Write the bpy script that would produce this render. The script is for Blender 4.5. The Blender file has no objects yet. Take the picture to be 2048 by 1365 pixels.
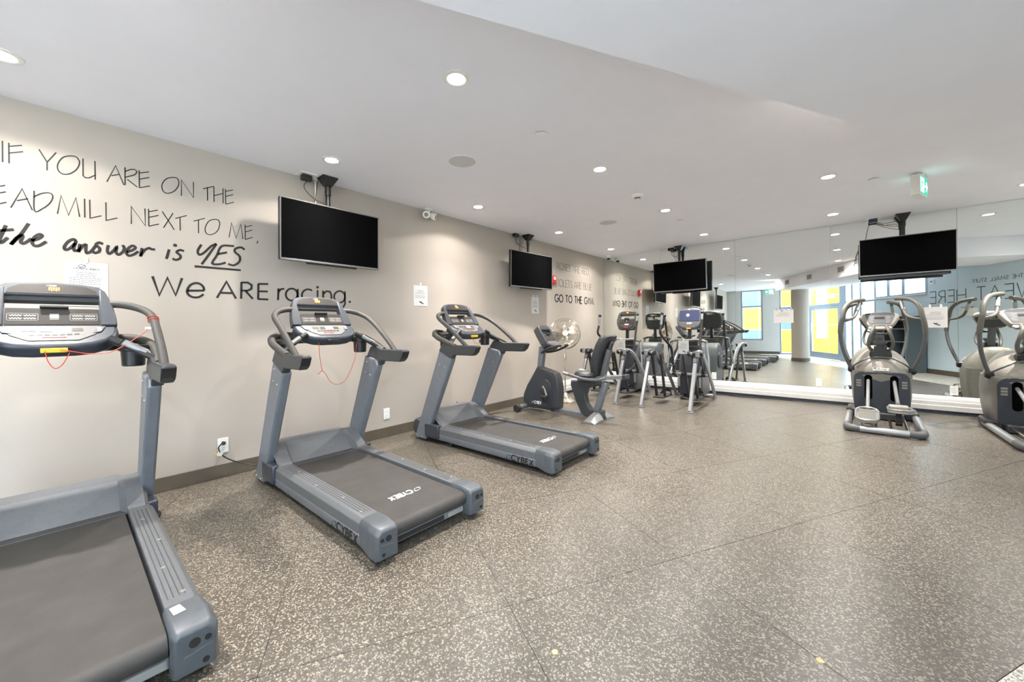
import bpy, bmesh, math, random
from mathutils import Vector, Matrix
random.seed(7)
scene = bpy.context.scene
COL = scene.collection
# ------------------------------------------------------------------ camera
S = 1.2                                   # metres per camera height unit
F_PX, YAW, PITCH, CY, ROLL = 774.3245, 0.711868, -0.00122, 658.783, -0.014003
CAM = Vector((3.93166, 0.0, 1.2))
_F = Vector((-math.sin(YAW)*math.cos(PITCH), math.cos(YAW)*math.cos(PITCH), math.sin(PITCH)))
_R0 = Vector((math.cos(YAW), math.sin(YAW), 0)); _U0 = _R0.cross(_F)
_R = _R0*math.cos(ROLL)+_U0*math.sin(ROLL); _U = _R.cross(_F)
cd = bpy.data.cameras.new('camera'); cam = bpy.data.objects.new('camera', cd); COL.objects.link(cam)
cd.sensor_width = 36.0; cd.lens = F_PX/2048*36.0; cd.shift_y = -(682.5-CY)/2048; cd.clip_start = 0.02
cam.matrix_world = Matrix(((_R.x, _U.x, -_F.x, CAM.x), (_R.y, _U.y, -_F.y, CAM.y), (_R.z, _U.z, -_F.z, CAM.z), (0, 0, 0, 1)))
scene.camera = cam
def wall_pt(px, py):                      # photo pixel -> point on the left wall (plane x = 0): (y, z)
    d = _F + _R*((px-1024)/F_PX) - _U*((py-CY)/F_PX); t = -CAM.x/d.x; q = CAM+d*t; return (q.y, q.z)
# ------------------------------------------------------------------ world, exposure
SKY_STRENGTH, SPOT_W, EXPOSURE = 5.2, 150.0, 1.55
w = bpy.data.worlds.new('world'); scene.world = w; w.use_nodes = True
wn = w.node_tree.nodes; wl = w.node_tree.links; bg = wn['Background']
bg.inputs[0].default_value = (0.86, 0.91, 1.0, 1); bg.inputs[1].default_value = SKY_STRENGTH
scene.view_settings.view_transform = 'Standard'; scene.view_settings.look = 'None'
scene.view_settings.gamma = 1.0; scene.view_settings.use_curve_mapping = False
scene.view_settings.exposure = EXPOSURE
# ------------------------------------------------------------------ materials
def lin(c): 
    c = c/255.0; return c/12.92 if c <= 0.04045 else ((c+0.055)/1.055)**2.4
def rgb(c): return (lin(c[0]), lin(c[1]), lin(c[2]), 1)
M = {}
def mat(name, c, rough=0.5, metal=0.0, var=0.0, scale=30, bump=0.0, bscale=200, emit=None, es=0, spec=0.5, coat=0):
    m = bpy.data.materials.new(name); m.use_nodes = True; M[name] = m
    nt = m.node_tree; b = nt.nodes['Principled BSDF']
    b.inputs['Base Color'].default_value = rgb(c); b.inputs['Roughness'].default_value = rough; b.inputs['Metallic'].default_value = metal
    b.inputs['Specular IOR Level'].default_value = spec
    if coat: b.inputs['Coat Weight'].default_value = coat
    geo = nt.nodes.new('ShaderNodeTexCoord')
    if var:
        n = nt.nodes.new('ShaderNodeTexNoise'); n.inputs['Scale'].default_value = scale; n.inputs['Detail'].default_value = 4
        nt.links.new(geo.outputs['Object'], n.inputs['Vector'])
        r = nt.nodes.new('ShaderNodeValToRGB'); a, z = r.color_ramp.elements
        a.position, z.position = 0.3, 0.7
        a.color = rgb([max(0, k*(1-var)) for k in c]); z.color = rgb([min(255, k*(1+var)) for k in c])
        nt.links.new(n.outputs['Fac'], r.inputs['Fac']); nt.links.new(r.outputs['Color'], b.inputs['Base Color'])
    if bump:
        n2 = nt.nodes.new('ShaderNodeTexNoise'); n2.inputs['Scale'].default_value = bscale
        nt.links.new(geo.outputs['Object'], n2.inputs['Vector'])
        bp = nt.nodes.new('ShaderNodeBump'); bp.inputs['Strength'].default_value = bump; bp.inputs['Distance'].default_value = 0.002
        nt.links.new(n2.outputs['Fac'], bp.inputs['Height']); nt.links.new(bp.outputs['Normal'], b.inputs['Normal'])
    if emit: b.inputs['Emission Color'].default_value = rgb(emit); b.inputs['Emission Strength'].default_value = es
    return m
mat('wall_paint', (175, 166, 155), 0.75, var=0.012, scale=2.5, bump=0.05, bscale=120)
mat('blue_paint', (206, 226, 238), 0.7, var=0.01, scale=2)
mat('ceiling_paint', (241, 240, 246), 0.85, var=0.006, scale=3, bump=0.04, bscale=150)
mat('grey_paint', (196, 195, 192), 0.7, var=0.01, scale=3)
mat('base_vinyl', (92, 84, 73), 0.45, var=0.04, scale=6)
mat('white_metal', (222, 221, 217), 0.35, var=0.01, scale=5)
mat('white_plastic', (236, 235, 230), 0.4, var=0.01, scale=20)
mat('dark_kick', (52, 60, 70), 0.4, var=0.05)
mat('charcoal', (56, 58, 60), 0.42, var=0.03, scale=60, bump=0.15, bscale=900)
mat('charcoal_navy', (52, 56, 64), 0.36, var=0.03, scale=40, bump=0.12, bscale=900)
mat('cap_grey', (74, 78, 82), 0.4, var=0.03, scale=40, bump=0.12, bscale=900)
mat('mid_grey', (88, 90, 92), 0.45, var=0.03, scale=50, bump=0.12, bscale=900)
mat('console_grey', (66, 69, 74), 0.34, var=0.03, scale=40)
mat('steel_paint', (118, 123, 131), 0.34, metal=0.35, var=0.03, scale=15)
mat('silver', (160, 162, 163), 0.28, metal=0.6, var=0.02, scale=20)
mat('chrome', (220, 218, 210), 0.14, metal=1.0, var=0.02, scale=20)
mat('fan_chrome', (224, 214, 196), 0.2, metal=0.85, var=0.02, scale=20)
mat('black_plastic', (30, 30, 31), 0.4, var=0.08, scale=60)
mat('arm_foam', (62, 60, 56), 0.68, var=0.04, scale=60, bump=0.15, bscale=900)
mat('black_rubber', (40, 39, 38), 0.6, var=0.06, scale=80, bump=0.2, bscale=600)
mat('belt', (54, 51, 48), 0.62, var=0.10, scale=9, bump=0.3, bscale=1500)
mat('panel_brown', (54, 51, 47), 0.3, var=0.03, scale=40)
mat('keypad', (84, 83, 80), 0.6, var=0.03, scale=60)
mat('hood', (146, 142, 133), 0.42, var=0.03, scale=20)
mat('shell_grey', (116, 113, 106), 0.45, var=0.03, scale=20)
mat('rail_grey', (96, 94, 87), 0.5, var=0.03, scale=30)
mat('print_white', (236, 236, 232), 0.5, var=0.005)
mat('print_text', (98, 96, 93), 0.6, var=0.01)
mat('print_grey', (138, 136, 132), 0.6, var=0.01)
mat('ink', (28, 25, 22), 0.6, var=0.03)
mat('ink_grey', (88, 83, 77), 0.6, var=0.03)
mat('ink_blue', (60, 72, 84), 0.6, var=0.03)
mat('red_cord', (196, 62, 44), 0.5, var=0.04)
mat('red', (200, 40, 36), 0.4, var=0.03)
mat('yellow_tag', (214, 182, 40), 0.4, var=0.03)
mat('led_orange', (255, 120, 40), 0.4, var=0.01, emit=(255, 110, 30), es=.9)
mat('lcd', (170, 190, 205), 0.3, var=0.02, emit=(150, 180, 205), es=0.5)
mat('screen_blue', (48, 52, 74), 0.22, var=0.03, emit=(56, 60, 86), es=0.35)
mat('tv_black', (4, 4, 5), 0.8, var=0.02, spec=0.03)
mat('tv_bezel', (120, 120, 120), 0.3, metal=0.5, var=0.02)
mat('paper', (205, 204, 202), 0.8, var=0.006)
mat('grille', (206, 205, 205), 0.8, var=0.05, scale=400)
mat('exit_green', (30, 160, 130), 0.4, var=0.01, emit=(40, 170, 140), es=.45)
mat('exit_white', (240, 255, 250), 0.4, var=0.01, emit=(235, 255, 250), es=.7)
mat('lamp_glow', (255, 250, 240), 0.5, var=0.001, emit=(255, 244, 226), es=45)
mat('alu_frame', (150, 165, 180), 0.35, metal=0.5, var=0.02)
mat('facade_yellow', (196, 152, 42), 0.6, var=0.02, scale=2)
mat('facade_white', (205, 210, 212), 0.6, var=0.01)
mat('facade_blue', (84, 108, 140), 0.5, var=0.03)
mat('facade_red', (170, 78, 66), 0.7, var=0.1)
mat('facade_glass', (112, 136, 140), 0.15, var=0.05)
mat('concrete', (198, 194, 186), 0.8, var=0.05, scale=8)
mat('shelf_grey', (96, 108, 116), 0.5, var=0.03)
mat('shelf_dark', (50, 52, 54), 0.6, var=0.03)
mat('leaf_scrap', (206, 182, 130), 0.7, var=0.05)
# mirror and glass
m = mat('mirror', (242, 246, 243), 0.0, metal=1.0)
def glass(name, tint, refl):
    m = bpy.data.materials.new(name); m.use_nodes = True; M[name] = m; nt = m.node_tree; nt.nodes.clear()
    o = nt.nodes.new('ShaderNodeOutputMaterial'); mx = nt.nodes.new('ShaderNodeMixShader'); tr = nt.nodes.new('ShaderNodeBsdfTransparent'); gl = nt.nodes.new('ShaderNodeBsdfGlossy')
    lw = nt.nodes.new('ShaderNodeLayerWeight'); lw.inputs['Blend'].default_value = 0.5
    pw = nt.nodes.new('ShaderNodeMath'); pw.operation = 'POWER'; pw.inputs[1].default_value = 4.0; nt.links.new(lw.outputs['Facing'], pw.inputs[0])
    fr = nt.nodes.new('ShaderNodeMath'); fr.operation = 'MULTIPLY_ADD'; fr.inputs[1].default_value = 0.8; fr.inputs[2].default_value = refl; nt.links.new(pw.outputs[0], fr.inputs[0])
    tr.inputs[0].default_value = rgb(tint); gl.inputs['Roughness'].default_value = 0.0
    nt.links.new(fr.outputs[0], mx.inputs[0]); nt.links.new(tr.outputs[0], mx.inputs[1]); nt.links.new(gl.outputs[0], mx.inputs[2]); nt.links.new(mx.outputs[0], o.inputs[0])
glass('glass', (240, 247, 250), 0.03)
# wire guard of the fan is geometry; speckled rubber floor
def speckle(name, dark, mid, light, t1, t2, rough):
    m = bpy.data.materials.new(name); m.use_nodes = True; M[name] = m; nt = m.node_tree; b = nt.nodes['Principled BSDF']
    g = nt.nodes.new('ShaderNodeNewGeometry'); v = nt.nodes.new('ShaderNodeTexVoronoi'); v.inputs['Scale'].default_value = 185
    n = nt.nodes.new('ShaderNodeTexNoise'); n.inputs['Scale'].default_value = 60; n.inputs['Detail'].default_value = 3
    ad = nt.nodes.new('ShaderNodeVectorMath'); ad.operation = 'MULTIPLY_ADD'
    sc = nt.nodes.new('ShaderNodeVectorMath'); sc.operation = 'SCALE'; sc.inputs['Scale'].default_value = 0.012
    nt.links.new(g.outputs['Position'], n.inputs['Vector']); nt.links.new(n.outputs['Color'], sc.inputs[0])
    a2 = nt.nodes.new('ShaderNodeVectorMath'); a2.operation = 'ADD'
    nt.links.new(g.outputs['Position'], a2.inputs[0]); nt.links.new(sc.outputs[0], a2.inputs[1]); nt.links.new(a2.outputs[0], v.inputs['Vector'])
    sp = nt.nodes.new('ShaderNodeSeparateColor'); nt.links.new(v.outputs['Color'], sp.inputs[0])
    r = nt.nodes.new('ShaderNodeValToRGB'); r.color_ramp.interpolation = 'CONSTANT'
    e = r.color_ramp.elements; e[0].position = 0; e[0].color = rgb(dark); e[1].position = t1; e[1].color = rgb(mid); e2 = e.new(t2); e2.color = rgb(light)
    nt.links.new(sp.outputs[0], r.inputs[0])
    n3 = nt.nodes.new('ShaderNodeTexNoise'); n3.inputs['Scale'].default_value = 1.3; n3.inputs['Detail'].default_value = 3
    nt.links.new(g.outputs['Position'], n3.inputs['Vector'])
    mp = nt.nodes.new('ShaderNodeMapRange'); mp.inputs[1].default_value = 0.3; mp.inputs[2].default_value = 0.7; mp.inputs[3].default_value = 0.92; mp.inputs[4].default_value = 1.07
    nt.links.new(n3.outputs['Fac'], mp.inputs[0])
    mu = nt.nodes.new('ShaderNodeVectorMath'); mu.operation = 'SCALE'
    nt.links.new(r.outputs[0], mu.inputs[0]); nt.links.new(mp.outputs[0], mu.inputs['Scale']); nt.links.new(mu.outputs[0], b.inputs['Base Color'])
    m2 = nt.nodes.new('ShaderNodeMapRange'); m2.inputs[1].default_value = 0.3; m2.inputs[2].default_value = 0.7; m2.inputs[3].default_value = rough-0.015; m2.inputs[4].default_value = rough+0.02
    nt.links.new(n3.outputs['Fac'], m2.inputs[0]); nt.links.new(m2.outputs[0], b.inputs['Roughness'])
    bp = nt.nodes.new('ShaderNodeBump'); bp.inputs['Strength'].default_value = 0.10; bp.inputs['Distance'].default_value = 0.001; b.inputs['Specular IOR Level'].default_value = 0.75
    nt.links.new(sp.outputs[1], bp.inputs['Height']); nt.links.new(bp.outputs[0], b.inputs['Normal'])
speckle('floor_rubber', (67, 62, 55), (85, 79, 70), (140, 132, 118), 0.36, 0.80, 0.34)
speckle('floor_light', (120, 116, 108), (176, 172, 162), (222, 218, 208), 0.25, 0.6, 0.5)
# ------------------------------------------------------------------ mesh helpers
V = Vector
def catmull(P, k=6, closed=False):
    P = [V(p) for p in P]; n = len(P); out = []
    if n < 3: return P
    rng = range(n) if closed else range(n-1)
    for i in rng:
        p0 = P[(i-1) % n] if (closed or i > 0) else P[0]*2-P[1]
        p1 = P[i]; p2 = P[(i+1) % n]
        p3 = P[(i+2) % n] if (closed or i+2 < n) else P[-1]*2-P[-2]
        for j in range(k):
            t = j/k
            out.append(0.5*((2*p1)+(p2-p0)*t+(2*p0-5*p1+4*p2-p3)*t*t+(3*p1-p0-3*p2+p3)*t**3))
    if not closed: out.append(P[-1].copy())
    return out
class Frame:
    def __init__(s, o, ex, ey, n=None):
        s.o = V(o); s.ex = V(ex).normalized(); s.ey = V(ey).normalized(); s.n = V(n).normalized() if n else s.ex.cross(s.ey).normalized()
    def p(s, a, b, c=0): return s.o+s.ex*a+s.ey*b+s.n*c
class MB:
    def __init__(s, org=(0, 0, 0)): s.v = []; s.f = []; s.o = V(org)
    def add(s, vs, fs):
        k = len(s.v); s.v += [V(x)-s.o for x in vs]; s.f += [tuple(i+k for i in f) for f in fs]; return s
    def box(s, x0, x1, y0, y1, z0, z1):
        return s.add([(x0,y0,z0),(x1,y0,z0),(x1,y1,z0),(x0,y1,z0),(x0,y0,z1),(x1,y0,z1),(x1,y1,z1),(x0,y1,z1)], [(0,3,2,1),(4,5,6,7),(0,1,5,4),(1,2,6,5),(2,3,7,6),(3,0,4,7)])
    def fbox(s, fr, a0, a1, b0, b1, c0, c1):
        P = [fr.p(a, b, c) for c in (c0, c1) for a, b in ((a0,b0),(a1,b0),(a1,b1),(a0,b1))]
        return s.add(P, [(0,3,2,1),(4,5,6,7),(0,1,5,4),(1,2,6,5),(2,3,7,6),(3,0,4,7)])
    def loft(s, rings, cap=True):
        n = len(rings[0]); vs = [q for r in rings for q in r]; fs = []
        for i in range(len(rings)-1):
            for j in range(n): fs.append((i*n+j, i*n+(j+1) % n, (i+1)*n+(j+1) % n, (i+1)*n+j))
        if cap: fs.append(tuple(range(n))[::-1]); fs.append(tuple((len(rings)-1)*n+j for j in range(n)))
        return s.add(vs, fs)
    def fprism(s, fr, pts, c0, c1): return s.loft([[fr.p(a, b, c0) for a, b in pts], [fr.p(a, b, c1) for a, b in pts]])
    def bar(s, a, b, w, d, up=(0, 0, 1)):                    # rectangular bar a -> b, w across, d along 'up'
        a = V(a); b = V(b); t = (b-a).normalized(); x = t.cross(V(up)).normalized(); y = x.cross(t)
        return s.loft([[q+x*(i*w/2)+y*(j*d/2) for i, j in ((-1,-1),(1,-1),(1,1),(-1,1))] for q in (a, b)])
    def tube(s, path, r, n=10, k=5, r2=None, up=None, closed=False, cap=True):
        P = catmull(path, k, closed) if k and len(path) > 2 else [V(p) for p in path]
        m_ = len(P); rings = []; nx = None
        for i in range(m_):
            t = (P[(i+1) % m_]-P[(i-1) % m_]) if closed else (P[min(i+1, m_-1)]-P[max(i-1, 0)])
            t.normalize()
            if nx is None:
                ref = V(up) if up else (V((0, 0, 1)) if abs(t.z) < 0.9 else V((1, 0, 0)))
                nx = ref
            nx = (nx-t*nx.dot(t)).normalized(); ny = t.cross(nx)
            rr = r[min(len(r)-1, int(i*len(r)/m_))] if isinstance(r, (list, tuple)) else r
            rb = r2 or rr
            rings.append([P[i]+nx*(rb*math.cos(2*math.pi*j/n))+ny*(rr*math.sin(2*math.pi*j/n)) for j in range(n)])
        if closed: rings.append(rings[0]); return s.loft(rings, False)
        return s.loft(rings, cap)
    def lathe(s, prof, c, n=24, axis=(0, 0, 1), cap=True):
        z = V(axis).normalized(); x = z.orthogonal().normalized(); y = z.cross(x); c = V(c)
        return s.loft([[c+z*h+(x*math.cos(2*math.pi*j/n)+y*math.sin(2*math.pi*j/n))*r for j in range(n)] for r, h in prof], cap)
    def ribbon(s, fr, pts, w, t=0.001, c0=0.0):
        P = [V((a, b)) for a, b in pts]
        Q = [P[0]]
        for q in P[1:]:
            if (q-Q[-1]).length > 1e-6: Q.append(q)
        P = Q; n = len(P)
        if n < 2: return s
        L = []; R = []
        for i in range(n):
            d1 = (P[i]-P[i-1]).normalized() if i else (P[1]-P[0]).normalized()
            d2 = (P[i+1]-P[i]).normalized() if i < n-1 else d1
            b_ = d1+d2
            b_ = b_.normalized() if b_.length > 0.2 else d1
            nn = V((-b_.y, b_.x)); k = min(1/max(0.3, abs(nn.dot(V((-d1.y, d1.x))))), 1.6)
            L.append(P[i]+nn*w/2*k); R.append(P[i]-nn*w/2*k)
        vs = [fr.p(q.x, q.y, c0+c) for c in (0, t) for q in L+R]; fs = []; m_ = 2*n
        for i in range(n-1):
            fs += [(m_+i, m_+n+i, m_+n+i+1, m_+i+1), (i, m_+i, m_+i+1, i+1), (n+i, n+i+1, m_+n+i+1, m_+n+i)]
        fs += [(0, n, m_+n, m_), (n-1, m_+n-1, m_+m_-1, m_-1)]
        return s.add(vs, fs)
    def build(s, name, m_, parent=None, bevel=0, seg=2, smooth=True, angle=38):
        me = bpy.data.meshes.new(name); me.from_pydata([tuple(x) for x in s.v], [], s.f)
        bm = bmesh.new(); bm.from_mesh(me); bmesh.ops.recalc_face_normals(bm, faces=bm.faces); bm.to_mesh(me); bm.free()
        me.materials.append(M[m_])
        if smooth: me.polygons.foreach_set('use_smooth', [True]*len(me.polygons)); me.set_sharp_from_angle(angle=math.radians(angle))
        o = bpy.data.objects.new(name, me); COL.objects.link(o)
        if parent is not None: o.parent = parent
        else: o.location = s.o
        if bevel:
            b = o.modifiers.new('bevel', 'BEVEL'); b.width = bevel; b.segments = seg; b.limit_method = 'ANGLE'; b.angle_limit = math.radians(35); b.harden_normals = False
        return o
def tag(o, label=None, cat=None, group=None, kind=None):
    if label: o['label'] = label
    if cat: o['category'] = cat
    if group: o['group'] = group
    if kind: o['kind'] = kind
    return o
def thing(name, label, cat, loc, rotz=0, group=None, kind=None):
    o = bpy.data.objects.new(name, None); COL.objects.link(o); o.location = loc; o.rotation_euler = (0, 0, rotz); o.empty_display_size = 0.1
    return tag(o, label, cat, group, kind)
def copy_tree(o, parent=None):
    c = o.copy(); COL.objects.link(c); c.parent = parent
    for ch in [x for x in bpy.data.objects if x.parent == o]: copy_tree(ch, c)
    return c
def arc(cx, cy, rx, ry, a0, a1, n=12): return [(cx+rx*math.cos(math.radians(a0+(a1-a0)*i/n)), cy+ry*math.sin(math.radians(a0+(a1-a0)*i/n))) for i in range(n+1)]
def rrect(x0, x1, y0, y1, r, n=4):
    P = []
    for cx, cy, a in ((x1-r, y0+r, -90), (x1-r, y1-r, 0), (x0+r, y1-r, 90), (x0+r, y0+r, 180)): P += arc(cx, cy, r, r, a, a+90, n)
    return P
# stroke font: glyph -> (advance width, strokes) in a 1-high box
GLY = {
'A': (.78, [[(0,0),(.39,1),(.78,0)], [(.13,.33),(.65,.33)]]),
'B': (.58, [[(0,0),(0,1),(.3,1),(.5,.9),(.5,.65),(.32,.53),(0,.53)], [(.32,.53),(.56,.42),(.58,.15),(.38,0),(0,0)]]),
'C': (.82, [arc(.5,.5,.5,.5,45,315,16)]),
'D': (.7, [[(0,0),(0,1),(.25,1)]+arc(.22,.5,.48,.5,90,-90,12)+[(0,0)]]),
'E': (.5, [[(.5,0),(0,0),(0,1),(.5,1)], [(0,.52),(.46,.52)]]),
'F': (.48, [[(0,0),(0,1),(.48,1)], [(0,.5),(.42,.5)]]),
'G': (.92, [arc(.5,.5,.48,.5,42,355,18)+[(.58,.47)]]),
'H': (.66, [[(0,0),(0,1)], [(.66,0),(.66,1)], [(0,.52),(.66,.52)]]),
'I': (.08, [[(.04,0),(.04,1)]]),
'L': (.46, [[(0,1),(0,0),(.46,0)]]),
'M': (.86, [[(0,0),(.1,1),(.43,.15),(.76,1),(.86,0)]]),
'N': (.7, [[(0,0),(0,1),(.7,0),(.7,1)]]),
'O': (.98, [arc(.49,.5,.48,.5,0,360,22)]),
'R': (.56, [[(0,0),(0,1),(.3,1),(.5,.88),(.5,.65),(.3,.5),(0,.5)], [(.28,.5),(.56,0)]]),
'S': (.5, [[(.46,.86),(.34,.98),(.16,.98),(.05,.85),(.06,.68),(.24,.54),(.4,.42),(.47,.25),(.4,.07),(.2,0),(.04,.12)]]),
'T': (.56, [[(0,1),(.56,1)], [(.28,1),(.28,0)]]),
'U': (.64, [[(0,1),(0,.3),(.1,.08),(.32,0),(.54,.08),(.64,.3),(.64,1)]]),
'V': (.72, [[(0,1),(.36,0),(.72,1)]]),
'W': (1.0, [[(0,1),(.25,0),(.5,.85),(.75,0),(1,1)]]),
'X': (.66, [[(0,0),(.66,1)], [(.66,0),(0,1)]]),
'Y': (.66, [[(0,1),(.33,.5),(.66,1)], [(.33,.5),(.33,0)]]),
',': (.14, [[(.1,.08),(.04,-.1)]]), '.': (.1, [[(.0,.04),(.08,.04)]]), "'": (.1, [[(.05,1),(.03,.85)]]), '-': (.3, [[(0,.45),(.3,.45)]]),
't': (.36, [[(.16,.95),(.16,.1),(.34,.02)], [(0,.62),(.36,.62)]]), 'c': (.5, [arc(.3,.31,.28,.31,50,310,10)]),
'a': (.56, [arc(.28,.31,.27,.31,0,360,12), [(.55,.62),(.55,0)]]), 'n': (.5, [[(0,0),(0,.62)], [(0,.4),(.14,.6),(.34,.6),(.46,.45),(.46,0)]]),
'e': (.56, [[(.02,.33),(.56,.33)]+arc(.29,.31,.27,.31,4,310,12)]),
' ': (.36, [])}
def text_w(t, gap=.16): return sum(GLY[c][0]+gap for c in t)-gap
def text_strokes(t, width, h, gap=.16, slant=0.0):
    sx = width/text_w(t, gap); x = 0; out = []
    for c in t:
        wd, st = GLY[c]
        if st: out.append([[((x+a)*sx+b*h*slant, b*h) for a, b in s] for s in st])
        x += wd+gap
    return out
def put_text(mb, fr, t, a, b, width, h, sw, th=0.0012, gap=.16, slant=0, c0=0):
    for L in text_strokes(t, width, h, gap, slant):
        for s in L: mb.ribbon(fr, [(x+a, y+b) for x, y in s], sw, th, c0)
def logo(mb, fr, a, b, h, word='CYBEX', swirl=True, sw=None, c0=0.0004, th=0.0012, wf=.62):   # swirl mark + bold word
    sw = sw or h*0.2
    if swirl:
        for k in (0, 180):
            P = []
            for q in range(13):
                an = math.radians(k+10+q*13); r_ = h*(.62 if q < 9 else .62-.03*(q-8)); P.append((a+h*.55+r_*1.0*math.cos(an), b+h*.5+r_*.62*math.sin(an)+h*.18*math.cos(an)))
            I = [(a+h*.55+h*.40*math.cos(math.radians(k+10+q*13)), b+h*.5+h*.36*math.sin(math.radians(k+10+q*13))+h*.10*math.cos(math.radians(k+10+q*13))) for q in range(13)]
            for q in range(12): mb.fprism(fr, [P[q], P[q+1], I[q+1], I[q]], c0, c0+th)
        a += h*1.32
    put_text(mb, fr, word, a, b, h*wf*len(word), h, sw, th, .3, .12, c0)
# ------------------------------------------------------------------ room shell
H, YM, YB = 2.685, 7.571, -3.95          # ceiling, mirror wall, back wall
TH = math.radians(61.5); UX, UY = math.cos(TH), math.sin(TH)
VW = 3.95                                # window wall distance along v (right of the rotated grid)
def uvw(u, v): return (u*UX+v*UY, u*UY-v*UX)     # rotated grid -> world
ZB = 2.35                                # bulkhead underside
def poly_slab(pts, z0, z1): 
    mb = MB(); mb.loft([[(x, y, z0) for x, y in pts], [(x, y, z1) for x, y in pts]]); return mb
ROOM = [(0, YB), ((VW+UX*YB)/UY, YB), ((VW+UX*YM)/UY, YM), (0, YM)]
fl = poly_slab(ROOM, -0.11, -0.010).build('floor', 'concrete', smooth=False); tag(fl, 'speckled grey-brown rubber tile floor of the gym', kind='structure')
# rubber tiles: square grid turned 61.5 degrees against the long wall
def clip(poly, nx, ny, d):               # keep nx*x+ny*y <= d
    out = []
    for i in range(len(poly)):
        p, q = poly[i], poly[(i+1) % len(poly)]; fp = nx*p[0]+ny*p[1]-d; fq = nx*q[0]+ny*q[1]-d
        if fp <= 0: out.append(p)
        if (fp < 0 < fq) or (fq < 0 < fp): t = fp/(fp-fq); out.append((p[0]+(q[0]-p[0])*t, p[1]+(q[1]-p[1])*t))
    return out
TS, GAP = 0.935, 0.0013
for i in range(-8, 10):
    for j in range(-12, 4):
        u0, v0 = 2.442+TS*i, 0.945+TS*j
        P = [uvw(u, v) for u, v in ((u0+GAP, v0+GAP), (u0+TS-GAP, v0+GAP), (u0+TS-GAP, v0+TS-GAP), (u0+GAP, v0+TS-GAP))]
        for nx, ny, d in ((-1, 0, 0), (0, 1, YM), (0, -1, -YB), (UY, -UX, VW)):
            P = clip(P, nx, ny, d) if P else P
        if len(P) < 3: continue
        if (j < -9): pass
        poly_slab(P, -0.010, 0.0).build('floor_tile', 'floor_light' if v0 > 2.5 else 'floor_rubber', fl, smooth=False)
tag(poly_slab([(-.15, YB-.15), (ROOM[1][0]+.1, YB-.15), (ROOM[2][0]+.2, YM+.15), (-.15, YM+.15)], H, H+0.1).build('ceiling', 'ceiling_paint', smooth=False), 'plain white painted ceiling', kind='structure')
ROT = Matrix.Rotation(TH, 4, 'Z')
def rot_build(mb, name, m_, parent=None, **k):
    o = mb.build(name, m_, parent, **k)
    if parent is None: o.matrix_world = ROT
    return o
# L-shaped bulkhead (local x = u, local y = -v)
L = [(.7, -2.08), (.7, -3.5), (5.5, -3.5), (5.5, -3.94), (6.83, -3.94), (6.83, -2.08)]
mb = MB(); mb.loft([[(x, y, ZB) for x, y in L], [(x, y, H-.001) for x, y in L]])
bk = rot_build(mb, 'ceiling_bulkhead', 'ceiling_paint', smooth=False); tag(bk, 'white boxed-in ceiling bulkhead with side vents', kind='structure')
for u in (1.52, 2.81, 4.25):
    g = MB(); g.box(u-.14, u+.14, -2.08, -2.07, 2.45, 2.62); f = rot_build(g, 'vent_frame', 'white_metal', bk, bevel=.003)
    g = MB(); g.box(u-.11, u+.11, -2.0695, -2.066, 2.475, 2.595); rot_build(g, 'vent_core', 'shelf_dark', f)
    for q in range(6): g = MB(); g.box(u-.11, u+.11, -2.068, -2.062, 2.48+q*.02, 2.488+q*.02); rot_build(g, 'louvre', 'grille', f)
tag(MB().box(-.14, 0, YB-.14, YM+.14, -.1, H).build('wall_left', 'wall_paint', smooth=False), 'long greige wall with gym lettering', kind='structure')
tag(MB().box(0, ROOM[2][0]+.3, YM+.012, YM+.15, -.1, H).build('wall_mirror', 'grey_paint', smooth=False), 'wall carrying the mirror panels', kind='structure')
wb = MB(); 
for a in ((-.0, .5, 0, H), (.5, 1.3, 0, .57), (1.3, 1.88, 0, H)): wb.box(a[0], a[1], YB-.12, YB, a[2]-.1 if a[2] == 0 else a[2], a[3])
tag(wb.build('wall_back', 'grey_paint', smooth=False), 'grey back wall with tall window', kind='structure')
# window wall on the rotated grid: solid blue part and the part under the high sill
wr = MB(); wr.box(4.07, 10.9, -VW-.14, -VW, -.1, H); wr.box(2.31, 4.07, -VW-.14, -VW, -.1, 1.9)
tag(rot_build(wr, 'wall_right', 'blue_paint', smooth=False), 'pale blue wall with lettering and high windows', kind='structure')
tag(MB().box(.0005, .012, YB, 4.98, 0, .112).build('baseboard_left', 'base_vinyl', bevel=.003), 'brown vinyl baseboard along the greige wall', kind='structure')
tag(MB().box(0.012, 1.88, YB, YB+.012, 0, .112).build('baseboard_back', 'base_vinyl', bevel=.003), kind='structure')
tag(rot_build(MB().box(2.31, 10.7, -VW, -VW+.012, 0, .112), 'baseboard_right', 'base_vinyl', bevel=.003), kind='structure')
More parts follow.
